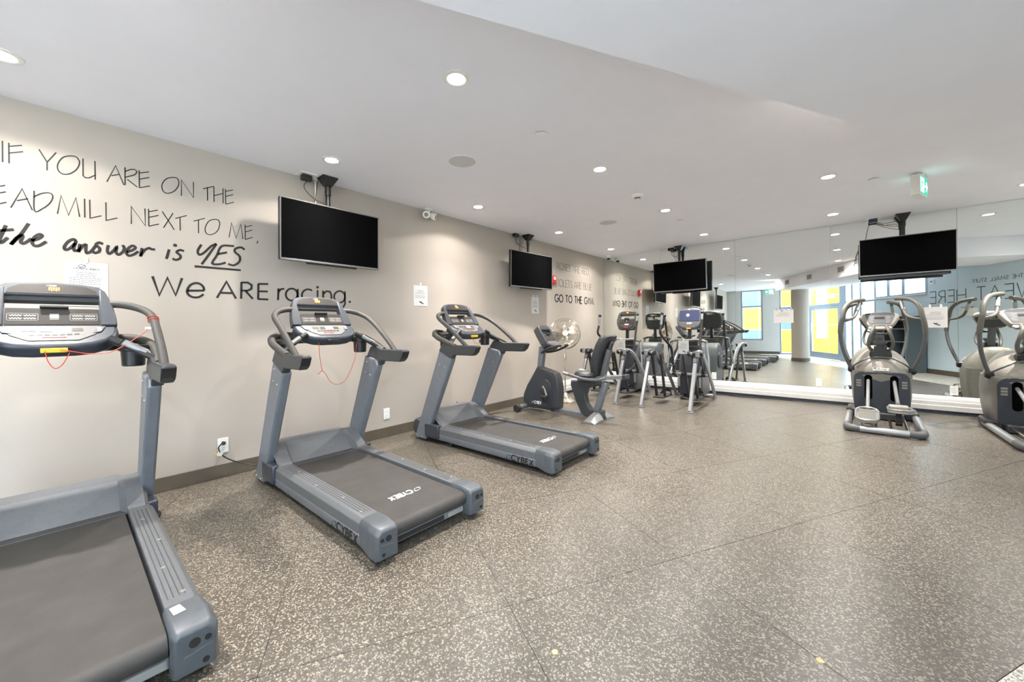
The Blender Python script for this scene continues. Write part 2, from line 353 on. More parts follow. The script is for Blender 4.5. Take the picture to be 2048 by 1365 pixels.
# heater cover below the mirrors
XE = ROOM[2][0]-.2
tb = thing('trim_1', 'white stepped metal heater cover along foot of mirrors', None, (0, YM, 0), kind='structure')
o_ = (0, YM, 0); fr = Frame((0, YM, 0), (0, -1, 0), (0, 0, 1), (1, 0, 0))
MB(o_).fprism(fr, [(-.01, .05), (.075, .05), (.078, .11), (.072, .115), (.072, .165), (.064, .17), (.062, .205), (.05, .225), (-.01, .235)], 0.013, XE).build('cover', 'white_metal', tb, bevel=.002)
MB(o_).fprism(fr, [(-.01, 0), (.066, 0), (.066, .05), (-.01, .05)], 0.013, XE).build('kick_plate', 'dark_kick', tb)
t2 = thing('trim_2', 'white heater cover on greige wall behind the fan', None, (0, 6.2, 0), kind='structure'); o2 = (0, 6.2, 0); f2 = Frame((0, 0, 0), (1, 0, 0), (0, 0, 1), (0, 1, 0))
MB(o2).fprism(f2, [(.0005, .05), (.075, .05), (.078, .11), (.072, .115), (.072, .165), (.064, .17), (.062, .205), (.05, .225), (.0005, .235)], 4.99, YM-.085).build('cover', 'white_metal', t2, bevel=.002)
MB(o2).fprism(f2, [(.0005, 0), (.066, 0), (.066, .05), (.0005, .05)], 4.99, YM-.085).build('kick_plate', 'dark_kick', t2)
# mirror panels
SEAMS = [0.004, 1.216, 2.491, 3.763, 5.030, 6.300, 7.57]
names = ['mirror panel in the corner beside the greige wall', 'mirror panel behind the screen console trainer', 'mirror panel with the notice hung at its centre',
         'mirror panel behind the elliptical nearest the heater middle', 'mirror panel behind the rightmost elliptical', 'mirror panel right of the frame edge']
for i in range(6):
    tag(MB((SEAMS[i], YM, .236)).box(SEAMS[i]+.0012, SEAMS[i+1]-.0012, YM, YM+.0118, .236, H-.002).build('mirror_panel', 'mirror', smooth=False), names[i], 'mirror', 'wall mirror panels')
# column
mb = MB((2.79, -.72, 0)); mb.lathe([(.245, 0), (.245, ZB)], (2.79, -.72, 0), 40)
cl = thing('column', 'round greige column under the bulkhead', None, (2.79, -.72, 0), kind='structure'); mb.build('shaft', 'wall_paint', cl)
MB((2.79, -.72, 0)).lathe([(.256, 0), (.256, .11), (.25, .115), (.245, .115)], (2.79, -.72, 0), 40).build('base_ring', 'base_vinyl', cl)
# windows and door of the rotated wall (local x = u, y = -v)
def frame_member(p, rects, name='window_frame'):
    for (a, b, c, d) in rects: rot_build(MB().box(a, b, -VW-.07, -VW-.005, c, d), name, 'alu_frame', p, bevel=.004)
def pane(p, a, b, c, d): rot_build(MB().box(a, b, -VW-.042, -VW-.036, c, d), 'pane', 'glass', p, smooth=False)
def rthing(name, label): 
    o = bpy.data.objects.new(name, None); COL.objects.link(o); o.matrix_world = ROT; return tag(o, label, kind='structure')
UL = -2.35
W1 = rthing('window_1', 'full-height glazing beside the glass door')
frame_member(W1, [(.78, .95, 0, H), (1.21, 1.3, 0, H), (1.61, 1.69, 0, H), (2.23, 2.31, 0, H), (.95, 2.23, 1.84, 1.9), (.95, 2.23, 0, .08), (.95, 2.23, H-.06, H)])
for a, b in ((.95, 1.21), (1.3, 1.61), (1.69, 2.23)): pane(W1, a, b, .08, 1.84); pane(W1, a, b, 1.9, H-.06)
W2 = rthing('window_2', 'high window strip above the blue wall')
frame_member(W2, [(2.31, 4.07, 1.9, 1.95), (2.31, 4.07, H-.05, H), (2.73, 2.83, 1.95, H-.05), (3.25, 3.35, 1.95, H-.05), (3.98, 4.07, 1.95, H-.05)])
for a, b in ((2.31, 2.73), (2.83, 3.25), (3.35, 3.98)): pane(W2, a, b, 1.95, H-.05)
rot_build(MB().box(2.31, 4.07, -VW, -VW+.05, 1.885, 1.905), 'window_sill', 'white_metal', W2, bevel=.003)
D1 = rthing('door_1', 'glazed entrance door with blue-grey frame')
frame_member(D1, [(-1.36, -1.2, 0, H), (.62, .78, 0, H), (-1.2, .62, 1.82, 1.9), (-1.2, .62, H-.06, H)], 'door_frame')
lf = rot_build(MB().box(-1.2, -1.08, -VW-.06, -VW-.015, .01, 1.82), 'door_stile', 'alu_frame', D1, bevel=.004)
rot_build(MB().box(.5, .62, -VW-.06, -VW-.015, .01, 1.82), 'door_stile', 'alu_frame', D1, bevel=.004)
rot_build(MB().box(-1.08, .5, -VW-.06, -VW-.015, .01, .22), 'door_rail', 'alu_frame', D1, bevel=.004)
rot_build(MB().box(-1.08, .5, -VW-.06, -VW-.015, 1.72, 1.82), 'door_rail', 'alu_frame', D1, bevel=.004)
pane(D1, -1.08, .5, .22, 1.72); pane(D1, -1.2, .62, 1.9, H-.06)
rot_build(MB().tube([(-1.0, -VW+.05, .95), (-1.0, -VW+.05, 1.25)], .014), 'pull_handle', 'silver', D1)
W3 = rthing('window_3', 'narrow glazing between back wall and door')
frame_member(W3, [(UL+.02, UL+.1, 0, H), (-1.44, -1.36, 0, H), (UL+.1, -1.44, 1.84, 1.9)])
pane(W3, UL+.1, -1.44, .02, 1.84); pane(W3, UL+.1, -1.44, 1.9, H-.02)
W4 = thing('window_4', 'tall window in the grey back wall', None, (.9, YB, .57), kind='structure'); o4 = (.9, YB, .57)
for a in ((.5, .56, .57, H), (1.24, 1.3, .57, H), (.56, 1.24, .57, .63), (.56, 1.24, H-.05, H), (.56, 1.24, 1.97, 2.02)): MB(o4).box(a[0], a[1], YB-.08, YB-.02, a[2], a[3]).build('window_frame', 'alu_frame', W4, bevel=.004)
for a in ((.63, 1.97), (2.02, H-.05)): MB(o4).box(.56, 1.24, YB-.055, YB-.049, a[0], a[1]).build('pane', 'glass', W4, smooth=False)
W5 = thing('window_5', 'glass strip at end of back wall', None, (2.1, YB, 0), kind='structure'); o5 = (2.1, YB, 0)
for a in ((1.88, 1.93, 0, H), (1.93, 2.33, 1.85, 1.92), (1.93, 2.33, 0, .06)): MB(o5).box(a[0], a[1], YB-.08, YB-.02, a[2], a[3]).build('window_frame', 'alu_frame', W5, bevel=.004)
MB(o5).box(1.93, 2.33, YB-.055, YB-.049, .06, 1.85).build('pane', 'glass', W5, smooth=False); MB(o5).box(1.93, 2.33, YB-.055, YB-.049, 1.92, H).build('pane', 'glass', W5, smooth=False)
# ------------------------------------------------------------------ outdoors seen through the glass in the mirror
gd = MB(); gd.box(-14, 30, -26, 20, -.2, -.12); tag(gd.build('ground_outside', 'concrete', smooth=False), 'pale concrete paving outside the windows', kind='structure')
YO = (3.2, -6.5, -.12); ya = thing('yellow_building', 'yellow panelled building across the entrance court', 'building', YO)
MB(YO).box(2.3, 3.86, -6.9, -6.5, -.12, 3.9).build('wall', 'facade_white', ya, smooth=False)
for i in range(3):
    for j in range(3): MB(YO).box(2.32+i*.52, 2.82+i*.52, -6.5, -6.46, -.1+j*1.3, 1.16+j*1.3).build('cladding_panel', 'facade_yellow', ya, smooth=False)
for x in (3.02, 3.32, 3.50): MB(YO).lathe([(.02, 0), (.07, .02), (.08, .10), (.05, .16)], (x, -6.46, 2.35), 14, (0, 1, 0)).build('wall_lamp', 'white_metal', ya)
yb = thing('colourful_building', 'yellow and blue panelled building behind the back window', 'building', (0, -7.5, -.12))
MB((0, -7.5, -.12)).box(-1.5, 2.2, -7.9, -7.5, -.12, 4.4).build('wall', 'facade_white', yb, smooth=False)
cols = ['facade_yellow', 'facade_blue', 'facade_yellow', 'facade_glass', 'facade_yellow', 'facade_blue']
for i in range(5):
    for j in range(4): MB((0, -7.5, -.12)).box(-1.48+i*.72, -.80+i*.72, -7.5, -7.46, -.1+j*1.1, .95+j*1.1).build('cladding_panel', cols[(i*2+j*3+(i//2)) % 6], yb, smooth=False)
yc = thing('pale_building', 'pale building with window bands beyond the high windows', 'building', (0, 0, 0)); yc.matrix_world = ROT
rot_build(MB().box(2.4, 11, -13.4, -13, -.12, 7), 'wall', 'facade_white', yc, smooth=False)
for i in range(5):
    for j in range(3):
        u = 2.7+i*1.6; f = rot_build(MB().box(u, u+1.2, -13, -12.95, .9+j*2.0, 2.2+j*2.0), 'window', 'facade_glass', yc, smooth=False)
    rot_build(MB().box(2.7+i*1.6, 3.9+i*1.6, -13, -12.94, 2.3, 2.8), 'spandrel', 'facade_red', yc, smooth=False)
# ------------------------------------------------------------------ wall lettering
FW = Frame((0, 0, 0), (0, 1, 0), (0, 0, 1), (1, 0, 0))
def lettering(label, letters, m_, fr, sw, fr_pt=None):
    pts = [q for L in letters for s in L for q in s]; a0 = sum(q[0] for q in pts)/len(pts); b0 = min(q[1] for q in pts)
    org = fr.p(a0, b0); t = thing('wall_lettering', label, 'lettering', org, group='wall lettering lines')
    for L in letters:
        mb = MB(org)
        for s in L:
            if len(s) == 1: mb.fprism(fr, arc(s[0][0], s[0][1], sw*.75, sw*.75, 0, 330, 11), .0003, .0018)
            else: mb.ribbon(fr, s, sw, .0015, .0003)
        mb.build('letter', m_, t, smooth=False)
    return t
def tr(letters, ox, oy, sc, smooth=False):   # traced pixels -> wall coordinates
    out = []
    for L in letters:
        o = []
        for s in L:
            q = [(V((x, y, 0))) for x, y in s]
            if (smooth and len(q) > 2) or 7 <= len(q) < 14: q = catmull(q, 4)
            o.append([wall_pt(ox+v.x*sc, oy+v.y*sc) for v in q])
        out.append(o)
    return out
O1 = [(603,275),(575,242),(520,236),(470,252),(438,300),(442,345),(475,372),(520,373),(570,348),(598,310),(603,275)]
L1 = [[[(18,122),(20,283)]], [[(67,137),(69,292)],[(67,163),(167,155)],[(67,214),(175,203)]], [[(295,185),(357,283)],[(426,210),(357,283),(357,345)]], [O1],
 [[(629,255),(630,385),(645,400),(675,402),(728,380)],[(720,275),(722,415)]], [[(810,432),(877,310),(940,457)],[(845,386),(907,375)]],
 [[(948,322),(949,457)],[(948,354),(990,339),(1022,340),(1037,357),(1022,377),(985,389),(948,398)],[(965,413),(1042,473)]],
 [[(1055,345),(1057,478)],[(1055,366),(1130,357)],[(1055,413),(1132,399)],[(1057,478),(1137,463)]],
 [[(1357,430),(1340,403),(1300,399),(1258,412),(1230,450),(1231,490),(1252,515),(1285,518),(1325,500),(1352,465),(1357,430)]],
 [[(1376,538),(1375,417),(1468,553),(1467,433)]], [[(1540,485),(1622,467)],[(1573,472),(1574,575)]], [[(1622,467),(1623,585)],[(1623,537),(1692,520)],[(1691,482),(1692,596)]],
 [[(1710,487),(1712,602)],[(1710,505),(1767,494)],[(1712,543),(1768,529)],[(1712,602),(1773,587)]]]
L2 = [[[(-190,400),(-90,392)],[(-140,396),(-138,560)]], [[(-100,420),(-98,570)],[(-100,440),(-60,425),(-45,450),(-60,475),(-100,490)],[(-85,495),(-40,585)]],
 [[(-28,455),(-25,602)],[(-28,470),(40,459)],[(-27,520),(45,508)],[(-25,602),(50,587)]], [[(82,628),(168,485),(246,648)],[(127,575),(212,560)]],
 [[(259,500),(262,652),(320,637),(372,600),(398,560),(396,530),(365,515),(310,522),(253,547)]], [[(436,675),(463,535),(520,685),(576,552),(604,698)]], [[(641,560),(643,703)]],
 [[(680,568),(683,708),(770,690)]], [[(803,588),(805,725),(890,706)]], [[(996,752),(995,618),(1102,766),(1099,635)]],
 [[(1127,638),(1129,769)],[(1127,659),(1197,647)],[(1128,702),(1202,687)],[(1129,769),(1206,752)]], [[(1231,657),(1322,797)],[(1312,670),(1240,781)]],
 [[(1330,710),(1417,688)],[(1365,700),(1367,802)]], [[(1468,731),(1554,709)],[(1505,720),(1506,822)]],
 [[(1668,750),(1655,722),(1615,718),(1580,735),(1557,780),(1560,815),(1585,833),(1625,825),(1655,795),(1668,750)]], [[(1738,853),(1756,742),(1790,859),(1827,752),(1842,866)]],
 [[(1858,757),(1860,870)],[(1858,775),(1912,763)],[(1860,812),(1914,798)],[(1860,870),(1916,853)]], [[(1953,880),(1955,893),(1945,898)]]]
L3 = [[[(45,762),(5,850),(-5,880),(12,893),(60,855)],[(-40,806),(105,794)]],
 [[(218,748),(155,835),(82,908)],[(82,908),(125,858),(163,838),(172,850),(158,885),(172,900),(200,890),(240,862)]],
 [[(240,880),(295,862),(320,842),(300,830),(265,850),(244,888),(262,917),(300,915),(352,885)]],
 [[(577,882),(557,868),(518,885),(488,925),(497,947),(530,937),(572,897)],[(578,880),(560,930),(565,955),(590,950)]],
 [[(607,903),(594,966)],[(594,962),(628,918),(652,910),(650,942),(658,972),(690,960),(725,918)]],
 [[(782,905),(752,893),(728,910),(755,935),(752,960),(722,972),(703,960)]],
 [[(822,912),(814,955),(830,978),(865,950),(886,925),(880,965),(898,985),(930,965),(942,935),(930,912)]],
 [[(960,966),(1008,950),(1027,930),(1005,917),(972,938),(958,970),(975,992),(1010,985),(1050,960)]],
 [[(1077,935),(1065,1000)],[(1065,995),(1095,952),(1130,935),(1148,943),(1177,946)]],
 [[(1283,945),(1262,1018)],[(1328,914)]], [[(1396,958),(1365,950),(1340,966),(1367,990),(1366,1012),(1335,1025),(1308,1014)]],
 [[(1527,908),(1500,955),(1512,985),(1550,968),(1600,922),(1642,902)],[(1642,904),(1580,990),(1530,1058)]],
 [[(1775,920),(1682,920),(1645,990),(1610,1050),(1660,1058),(1712,1045)],[(1652,980),(1722,968)]],
 [[(1856,948),(1828,930),(1786,940),(1782,965),(1818,998),(1815,1038),(1772,1066),(1730,1055)]], [[(1476,1073),(1826,1103)]]]
circ = lambda x, y, rx, ry, a0=0, a1=360, n=20: arc(x, y, rx, ry, a0, a1, n)
L4 = [[[(85,795),(132,925),(187,805),(243,925),(287,808)]], [[(322,893),(437,893)],[(437,893),(432,868),(408,847),(375,842),(341,858),(322,893),(331,921),(362,938),(402,937),(434,918)]],
 [[(525,943),(590,832),(655,948)],[(553,908),(628,910)]], [[(692,835),(690,948)],[(692,838),(735,838),(762,855),(760,880),(735,893),(692,893)],[(720,895),(770,950)]],
 [[(808,845),(806,953)],[(808,847),(875,848)],[(808,898),(872,899)],[(806,951),(875,953)]], [[(945,878),(942,958)],[(945,903),(960,884),(985,880)]],
 [circ(1035,920,40,41),[(1076,882),(1076,962)]], [circ(1147,925,42,41,-50,-310)], [[(1212,890),(1212,968)],[(1212,870)]],
 [[(1250,893),(1250,970)],[(1250,918),(1272,897),(1296,900),(1306,922),(1306,972)]], [circ(1362,936,37,40),[(1399,898),(1399,985),(1388,1005),(1358,1008),(1335,998)]], [[(1432,970)]]]
lettering('thin black handwritten wall lettering reading IF YOU ARE ON THE', tr(L1, 0, 250, .26367), 'ink', FW, .0065)
lettering('thin black handwritten wall lettering reading TREADMILL NEXT TO ME', tr(L2, 0, 250, .26367), 'ink', FW, .0065)
lettering('thick black brush-script wall lettering reading the answer is YES', tr(L3[:-1], 0, 250, .26367, True)+tr(L3[-1:], 0, 250, .26367), 'ink', FW, .0165)
lettering('black round sans wall lettering reading We ARE racing', tr(L4, 280, 320, .29297), 'ink', FW, .0165)
def fit_text(label, t, p_tl, p_bl, p_br, m_, sw, gap=.16):
    y0, z1 = wall_pt(*p_tl); _, z0 = wall_pt(*p_bl); y1, _ = wall_pt(*p_br)
    letters = [[[(a+y0, b+z0) for a, b in s] for s in L] for L in text_strokes(t, y1-y0, z1-z0, gap)]
    lettering(label, letters, m_, FW, sw)
c3 = lambda x, y: (960+x*.17578, 430+y*.17578)
fit_text('thin grey wall lettering reading ROSES ARE RED', 'ROSES ARE RED,', c3(875, 540), c3(875, 618), c3(1245, 690), 'ink_grey', .007, .12)
fit_text('thin grey wall lettering reading VIOLETS ARE BLUE', 'VIOLETS ARE BLUE', c3(852, 725), c3(852, 808), c3(1270, 860), 'ink_grey', .007, .12)
fit_text('bold black wall lettering reading GO TO THE GYM', 'GO TO THE GYM.', c3(850, 905), c3(850, 987), c3(1298, 1015), 'ink', .023, .2)
# blue wall lettering (frame: reading direction is -u when facing the wall from inside)
FB = Frame((uvw(0, VW)[0], uvw(0, VW)[1], 0), (-UX, -UY, 0), (0, 0, 1), (-UY, UX, 0))
def blue_text(label, t, u_right, u_left, z0, h, sw, m_):
    letters = [[[(a-u_right, b+z0) for a, b in s] for s in L] for L in text_strokes(t, u_right-u_left, h, .2)]
    lettering(label, letters, m_, FB, sw)
blue_text('dark lettering on pale blue wall reading SWEAT HERE', 'SWEAT HERE', 6.62, 4.13, 1.65, .275, .018, 'ink_blue')
blue_text('small grey lettering on pale blue wall reading DONT SWEAT THE SMALL STUFF', "DON'T SWEAT THE SMALL STUFF.", 7.05, 5.15, 2.02, .075, .008, 'ink_blue')
# ------------------------------------------------------------------ treadmills (local x away from the long wall, y across)
def make_treadmill():
    O = (1.2, 0, 0); N = lambda: MB(O)
    t = thing('treadmill', '', 'treadmill', O, group='treadmills along the greige wall')
    # belt and deck
    pr = [(.60, .172), (2.07, .172)]+[(2.07+.042*math.sin(math.radians(a)), .130+.042*math.cos(math.radians(a))) for a in range(15, 181, 15)]+[(.60, .088)]
    fxz = Frame((0, 0, 0), (1, 0, 0), (0, 0, 1), (0, 1, 0))
    b = N().fprism(fxz, pr, -.25, .25).build('running_belt', 'belt', t, angle=50)
    lg = N(); logo(lg, Frame((1.80, .115, .1725), (0, -1, 0), (1, 0, 0), (0, 0, 1)), 0, 0, .05); lg.build('belt_logo', 'print_white', b, smooth=False)
    N().box(.55, 2.05, -.258, .258, .06, .12).build('deck_frame', 'black_plastic', t)
    rb = N().box(2.06, 2.075, -.26, .26, .045, .085).build('rear_crossbar', 'steel_paint', t, bevel=.002)
    N().box(2.075, 2.079, -.25, .10, .052, .077).build('crossbar_strip', 'black_plastic', rb)
    N().box(2.075, 2.080, .13, .25, .05, .08).build('rating_label', 'print_grey', rb)
    for s in (-1, 1):
        # side foot rail: sloped outer face, grooved top
        P = [(.262, .10), (.372, .105), (.372, .165), (.350, .190), (.335, .193), (.262, .193)]
        rail = N().loft([[(x, s*y, z) for y, z in P] for x in (.69, 1.99)]).build('foot_rail', 'mid_grey', t, bevel=.004)
        for k in range(4):
            y = s*(.278+k*.017); N().box(.78, 1.90, y-.0013, y+.0013, .1925, .1942).build('tread_line', 'charcoal', rail)
        for x in (.95, 1.30, 1.62, 1.88):
            N().lathe([(.009, .1925), (.009, .1945)], (x, s*(.30 if x in (.95, 1.62) else .325), 0), 10).build('screw', 'silver', rail)
        st = N().loft([[(x, s*y, z) for y, z in ((.30, .045), (.366, .045), (.374, .06), (.374, .107), (.30, .107))] for x in (.66, 2.0)]).build('side_frame', 'steel_paint', t, bevel=.003)
        lg = N(); logo(lg, Frame((1.63 if s < 0 else 1.95, s*.3745, .0525), (-s, 0, 0), (0, 0, 1), (0, s, 0)), 0, 0, .047, sw=.0115, wf=1.0); lg.build('side_logo', 'ink', st, smooth=False)
        cap = N().loft([[(x, s*y, z) for y, z in P2] for x, P2 in ((1.955, [(.258, .06), (.376, .055), (.380, .165), (.360, .196), (.262, .196), (.255, .18)]), (2.06, [(.256, .03), (.382, .03), (.385, .17), (.365, .200), (.262, .200), (.253, .185)]),
             (2.125, [(.256, .028), (.382, .028), (.385, .165), (.362, .192), (.265, .192), (.253, .178)]), (2.145, [(.262, .035), (.372, .035), (.372, .155), (.352, .176), (.272, .176), (.262, .165)]))]).build('end_cap', 'cap_grey', t, bevel=.006)
        for y, z, r in ((.315, .135, .016), (.352, .135, .010), (.345, .06, .010)):
            N().lathe([(r, 0), (r, .004)], (2.1435, s*y, z), 14, (1, 0, 0)).build('bolt_hole', 'black_plastic', cap)
        N().bar((2.147, s*.285, .098), (2.147, s*.362, .112), .003, .003).build('cap_ridge', 'mid_grey', cap)
        N().lathe([(.02, 0), (.022, .012), (.016, .03), (.01, .05)], (.83, s*.33, .0), 12).build('levelling_foot', 'black_rubber', t)
        N().lathe([(.02, 0), (.022, .012), (.016, .03)], (2.08, s*.33, .0), 12).build('levelling_foot', 'black_rubber', t)
        # upright
        U = [(.292, .02), (.480, .02), (.935, .905), (.905, .955), (.735, .985)]
        up = N().fprism(Frame((0, s*.36, 0), (1, 0, 0), (0, 0, 1), (0, s, 0)), U, -.032, .032).build('upright', 'steel_paint', t, bevel=.014, seg=3)
        for x, z in ((.33, .05), (.43, .045), (.77, .93), (.82, .82), (.74, .84)):
            N().lathe([(.008, 0), (.006, .004)], (x, s*.392, z), 10, (0, s, 0)).build('screw', 'silver', up)
            N().lathe([(.008, 0), (.006, .004)], (x, s*.328, z), 10, (0, -s, 0)).build('screw', 'silver', up)
        # hand rail: flat lower arm and round upper arm
        hr = N().fprism(Frame((0, s*.372, 0), (1, 0, 0), (0, 0, 1), (0, s, 0)), [(.74, .985), (.935, .905), (.965, .945), (1.245, .948), (1.275, .975), (1.305, 1.03), (1.295, 1.045), (.965, 1.045), (.86, 1.085), (.80, 1.06)], -.028, .028).build('hand_rail', 'charcoal', t, bevel=.014, seg=3)
        N().fprism(Frame((0, s*.372, 0), (1, 0, 0), (0, 0, 1), (0, s, 0)), [(1.250, .955), (1.278, .978), (1.306, 1.028), (1.296, 1.038), (1.275, 1.0)], -.030, .030).build('rail_end_cap', 'black_plastic', hr, bevel=.004)
        N().tube([(.97, s*.375, 1.03), (.84, s*.385, 1.075), (.72, s*.385, 1.115), (.63, s*.36, 1.15), (.56, s*.29, 1.175), (.54, s*.19, 1.17)], .026, 12).build('lower_arm', 'arm_foam', t)
        N().tube([(1.145, s*.375, 1.028), (1.035, s*.378, 1.114), (.87, s*.378, 1.228), (.73, s*.372, 1.308), (.655, s*.33, 1.35), (.62, s*.26, 1.372), (.60, s*.205, 1.375)], .0205, 12).build('upper_arm', 'arm_foam', t)
        gp = N().tube([(.90, s*.38, 1.05), (.86, s*.28, 1.12), (.84, s*.21, 1.165)], .0165, 12).build('pulse_grip', 'black_plastic', t)
        N().tube([(.874, s*.335, 1.095), (.852, s*.245, 1.153)], .019, 12, 0).build('pulse_sensor', 'silver', gp)
        N().tube([(.846, s*.235, 1.152), (.836, s*.19, 1.178)], .021, 12, 0).build('grip_end', 'black_plastic', gp)
        ch = N().lathe([(.044, 1.015), (.050, 1.02), (.054, 1.10), (.062, 1.105), (.064, 1.135), (.056, 1.137), (.050, 1.105), (.044, 1.03), (.0, 1.028)], (.72, s*.295, 0), 20).build('cup_holder', 'black_plastic', t)
        N().bar((.70, s*.25, 1.12), (.60, s*.20, 1.14), .05, .02).build('cup_bracket', 'black_plastic', ch)
    N().fprism(fxz, [(.50, 1.125), (.66, 1.105), (.68, 1.15), (.52, 1.185)], -.30, .30).build('console_beam', 'black_plastic', t, bevel=.008)
    # motor cover: centre scoop and raised shoulders
    yy = [-.352, -.335, -.262, -.235, 0, .235, .262, .335, .352]
    sh = [(.30, .20), (.36, .285), (.42, .318), (.50, .318), (.61, .275), (.71, .208), (.735, .17)]; ce = [(.30, .21), (.36, .300), (.43, .332), (.50, .312), (.518, .292), (.60, .228), (.655, .176)]
    lo = [(x, z-.03) for x, z in sh]
    prof = [lo, sh, sh, ce, ce, ce, sh, sh, lo]
    vs = [(x, yy[i], z) for i, p_ in enumerate(prof) for x, z in p_]; fs = [(i*7+j, (i+1)*7+j, (i+1)*7+j+1, i*7+j+1) for i in range(8) for j in range(6)]
    cv = N().add(vs, fs).build('motor_cover', 'mid_grey', t, angle=13)
    N().fprism(Frame((.405, 0, .3235), (0, 1, 0), (.91, 0, .40)), arc(0, 0, .075, .012, 0, 345, 22), 0, .003).build('cover_badge', 'print_grey', cv)
    N().box(.31, .72, -.345, .345, .03, .175).build('motor_pan', 'charcoal', t, bevel=.006)
    N().loft([[(x, y, z) for x, y, z in ((.30, -.34, z0), (.30, .34, z0), (x1, .33, z0), (x1-.03, .25, z0), (x1-.03, -.25, z0), (x1, -.33, z0))] for z0, x1 in ((.035, .20), (.10, .175), (.17, .19), (.20, .22))]).build('motor_front', 'charcoal', t, bevel=.012)
    for s in (-1, 1): N().box(.47, .70, s*.365-.03, s*.365+.03, .06, .20).build('upright_shoe', 'charcoal_navy', t, bevel=.012)
    # console
    T, K, B = V((.545, 0, 1.489)), V((.69, 0, 1.25)), V((.852, 0, 1.146))
    e = (T-K).normalized(); fu = Frame(K, (0, 1, 0), e, V((0, 1, 0)).cross(e)); e2 = (K-B).normalized(); fl_ = Frame(B, (0, 1, 0), e2, V((0, 1, 0)).cross(e2))
    hw = [(0, .234), (.06, .231), (.13, .220), (.19, .205), (.235, .190), (.262, .165), (.275, .10), (.281, 0)]
    fm = N()
    for s in (-1, 1): fm.fprism(fu, [(s*.166, 0)]+[(s*w_, h) for h, w_ in hw[:5]]+[(s*.166, .24)], -.055, .008)
    fm.fprism(fu, [(-.168, .192)]+[(-w_, h) for h, w_ in hw[4:]]+[(w_, h) for h, w_ in hw[4:-1]][::-1]+[(.168, .192)], -.055, .004)
    fm.fprism(fu, [(-.19, -.01), (.19, -.01), (.168, .108), (-.168, .108)], -.02, .001)
    con = fm.build('console', 'console_grey', t, bevel=.006)
    N().fprism(fu, [(-.168, .166), (.168, .166), (.168, .195), (-.168, .195)], -.045, -.012).build('reading_ledge', 'charcoal', con)
    N().fprism(fu, [(-.162, .20), (.162, .20), (.155, .228), (.12, .255), (.0, .268), (-.12, .255), (-.155, .228)], .004, .0065).build('led_panel', 'panel_brown', con)
    for k in range(5): N().fbox(fu, -.020+k*.0085, -.0145+k*.0085, .222-.004*(k % 2), .243, .0066, .0074).build('led_bar', 'led_orange', con)
    lg = N(); logo(lg, fu, -.028, .250, .008, sw=.002, c0=.0066, th=.0005); lg.build('console_logo', 'print_white', con, smooth=False)
    dp = N().fprism(fu, [(-.163, .004), (.163, .004), (.160, .105), (-.160, .105)], .001, .004).build('display_panel', 'panel_brown', con)
    for s in (-1, 1):
        ch = N(); a = s*.105
        ch.ribbon(fu, rrect(a-.05, a+.05, .030, .072, .006, 2)+[(a+.044, .030)], .0018, .0006, .004)
        for r in (.036, .054):
            for k in range(2): ch.ribbon(fu, [(a-.043+k*.046+q*.005, r+(.003 if q % 2 else .009)) for q in range(9)], .005, .0006, .004)
        ch.build('program_chart', 'print_grey', dp, smooth=False)
    cc = N()
    cc.fbox(fu, -.016, .016, .044, .072, .004, .0046)
    for k in range(3): cc.fbox(fu, -.016, .016, .034+.003*k, .0355+.003*k, .004, .0046)
    cc.build('centre_chart', 'print_grey', dp, smooth=False)
    N().fprism(fu, rrect(-.05, .05, .102, .116, .006), -.01, .022).build('reading_clip', 'black_plastic', con, bevel=.002)
    LW = [(.0, .07), (.012, .135), (.045, .19), (.09, .225), (.14, .236), (.192, .234)]
    lo_ = N().fprism(fl_, [(-w_, h) for h, w_ in LW]+[(w_, h) for h, w_ in LW[::-1]], -.075, 0).build('console_shell', 'charcoal_navy', con, bevel=.018, seg=3)
    kp = N().fprism(fl_, [(-.085, .045), (.085, .045), (.145, .10), (.165, .185), (-.165, .185), (-.145, .10)], 0, .004).build('keypad', 'keypad', con, bevel=.002)
    for a0, a1, b0, b1, m_ in ((-.048, -.010, .125, .160, 'panel_brown'), (.0, .052, .125, .162, 'lcd'), (.060, .10, .130, .160, 'panel_brown'), (-.105, -.06, .130, .160, 'panel_brown')):
        N().fbox(fl_, a0, a1, b0, b1, .004, .0055).build('screen', m_, kp)
    for k in range(7): N().fbox(fl_, -.082+k*.025, -.064+k*.025, .094, .110, .004, .006).build('button', 'panel_brown', kp)
    N().fbox(fl_, -.04, .04, .070, .083, .004, .0065).build('stop_button', 'red', kp)
    for s in (-1, 1):
        q = N().fprism(fl_, [(s*.135, .11), (s*.165, .12), (s*.185, .175), (s*.155, .175)], .002, .006).build('arrow_pad', 'charcoal', kp)
        for b_ in (.135, .158): N().fbox(fl_, s*.16-.008, s*.16+.008, b_-.006, b_+.006, .006, .0075).build('arrow_button', 'print_white', q)
    return t
proto = make_treadmill()
TM = [(1.28, -0.03, 'treadmill nearest the camera, cropped by the left frame edge'), (1.20, 1.395, 'middle treadmill with long red cord looping below console'), (1.215, 2.92, 'farthest treadmill, beside the recumbent bike')]
mills = []
for i, (x, y, lb) in enumerate(TM):
    t = proto if i == 0 else copy_tree(proto)
    t.location = (x, y, 0); t['label'] = lb; mills.append(t)
for c_ in list(mills[0].children_recursive):
    if c_.name.startswith('belt_logo'): bpy.data.objects.remove(c_)
O = (1.2, 0, 0)
def tpart(t, name, path, r, m_, k=6): MB(O).tube(path, r, 6, k).build(name, m_, t)
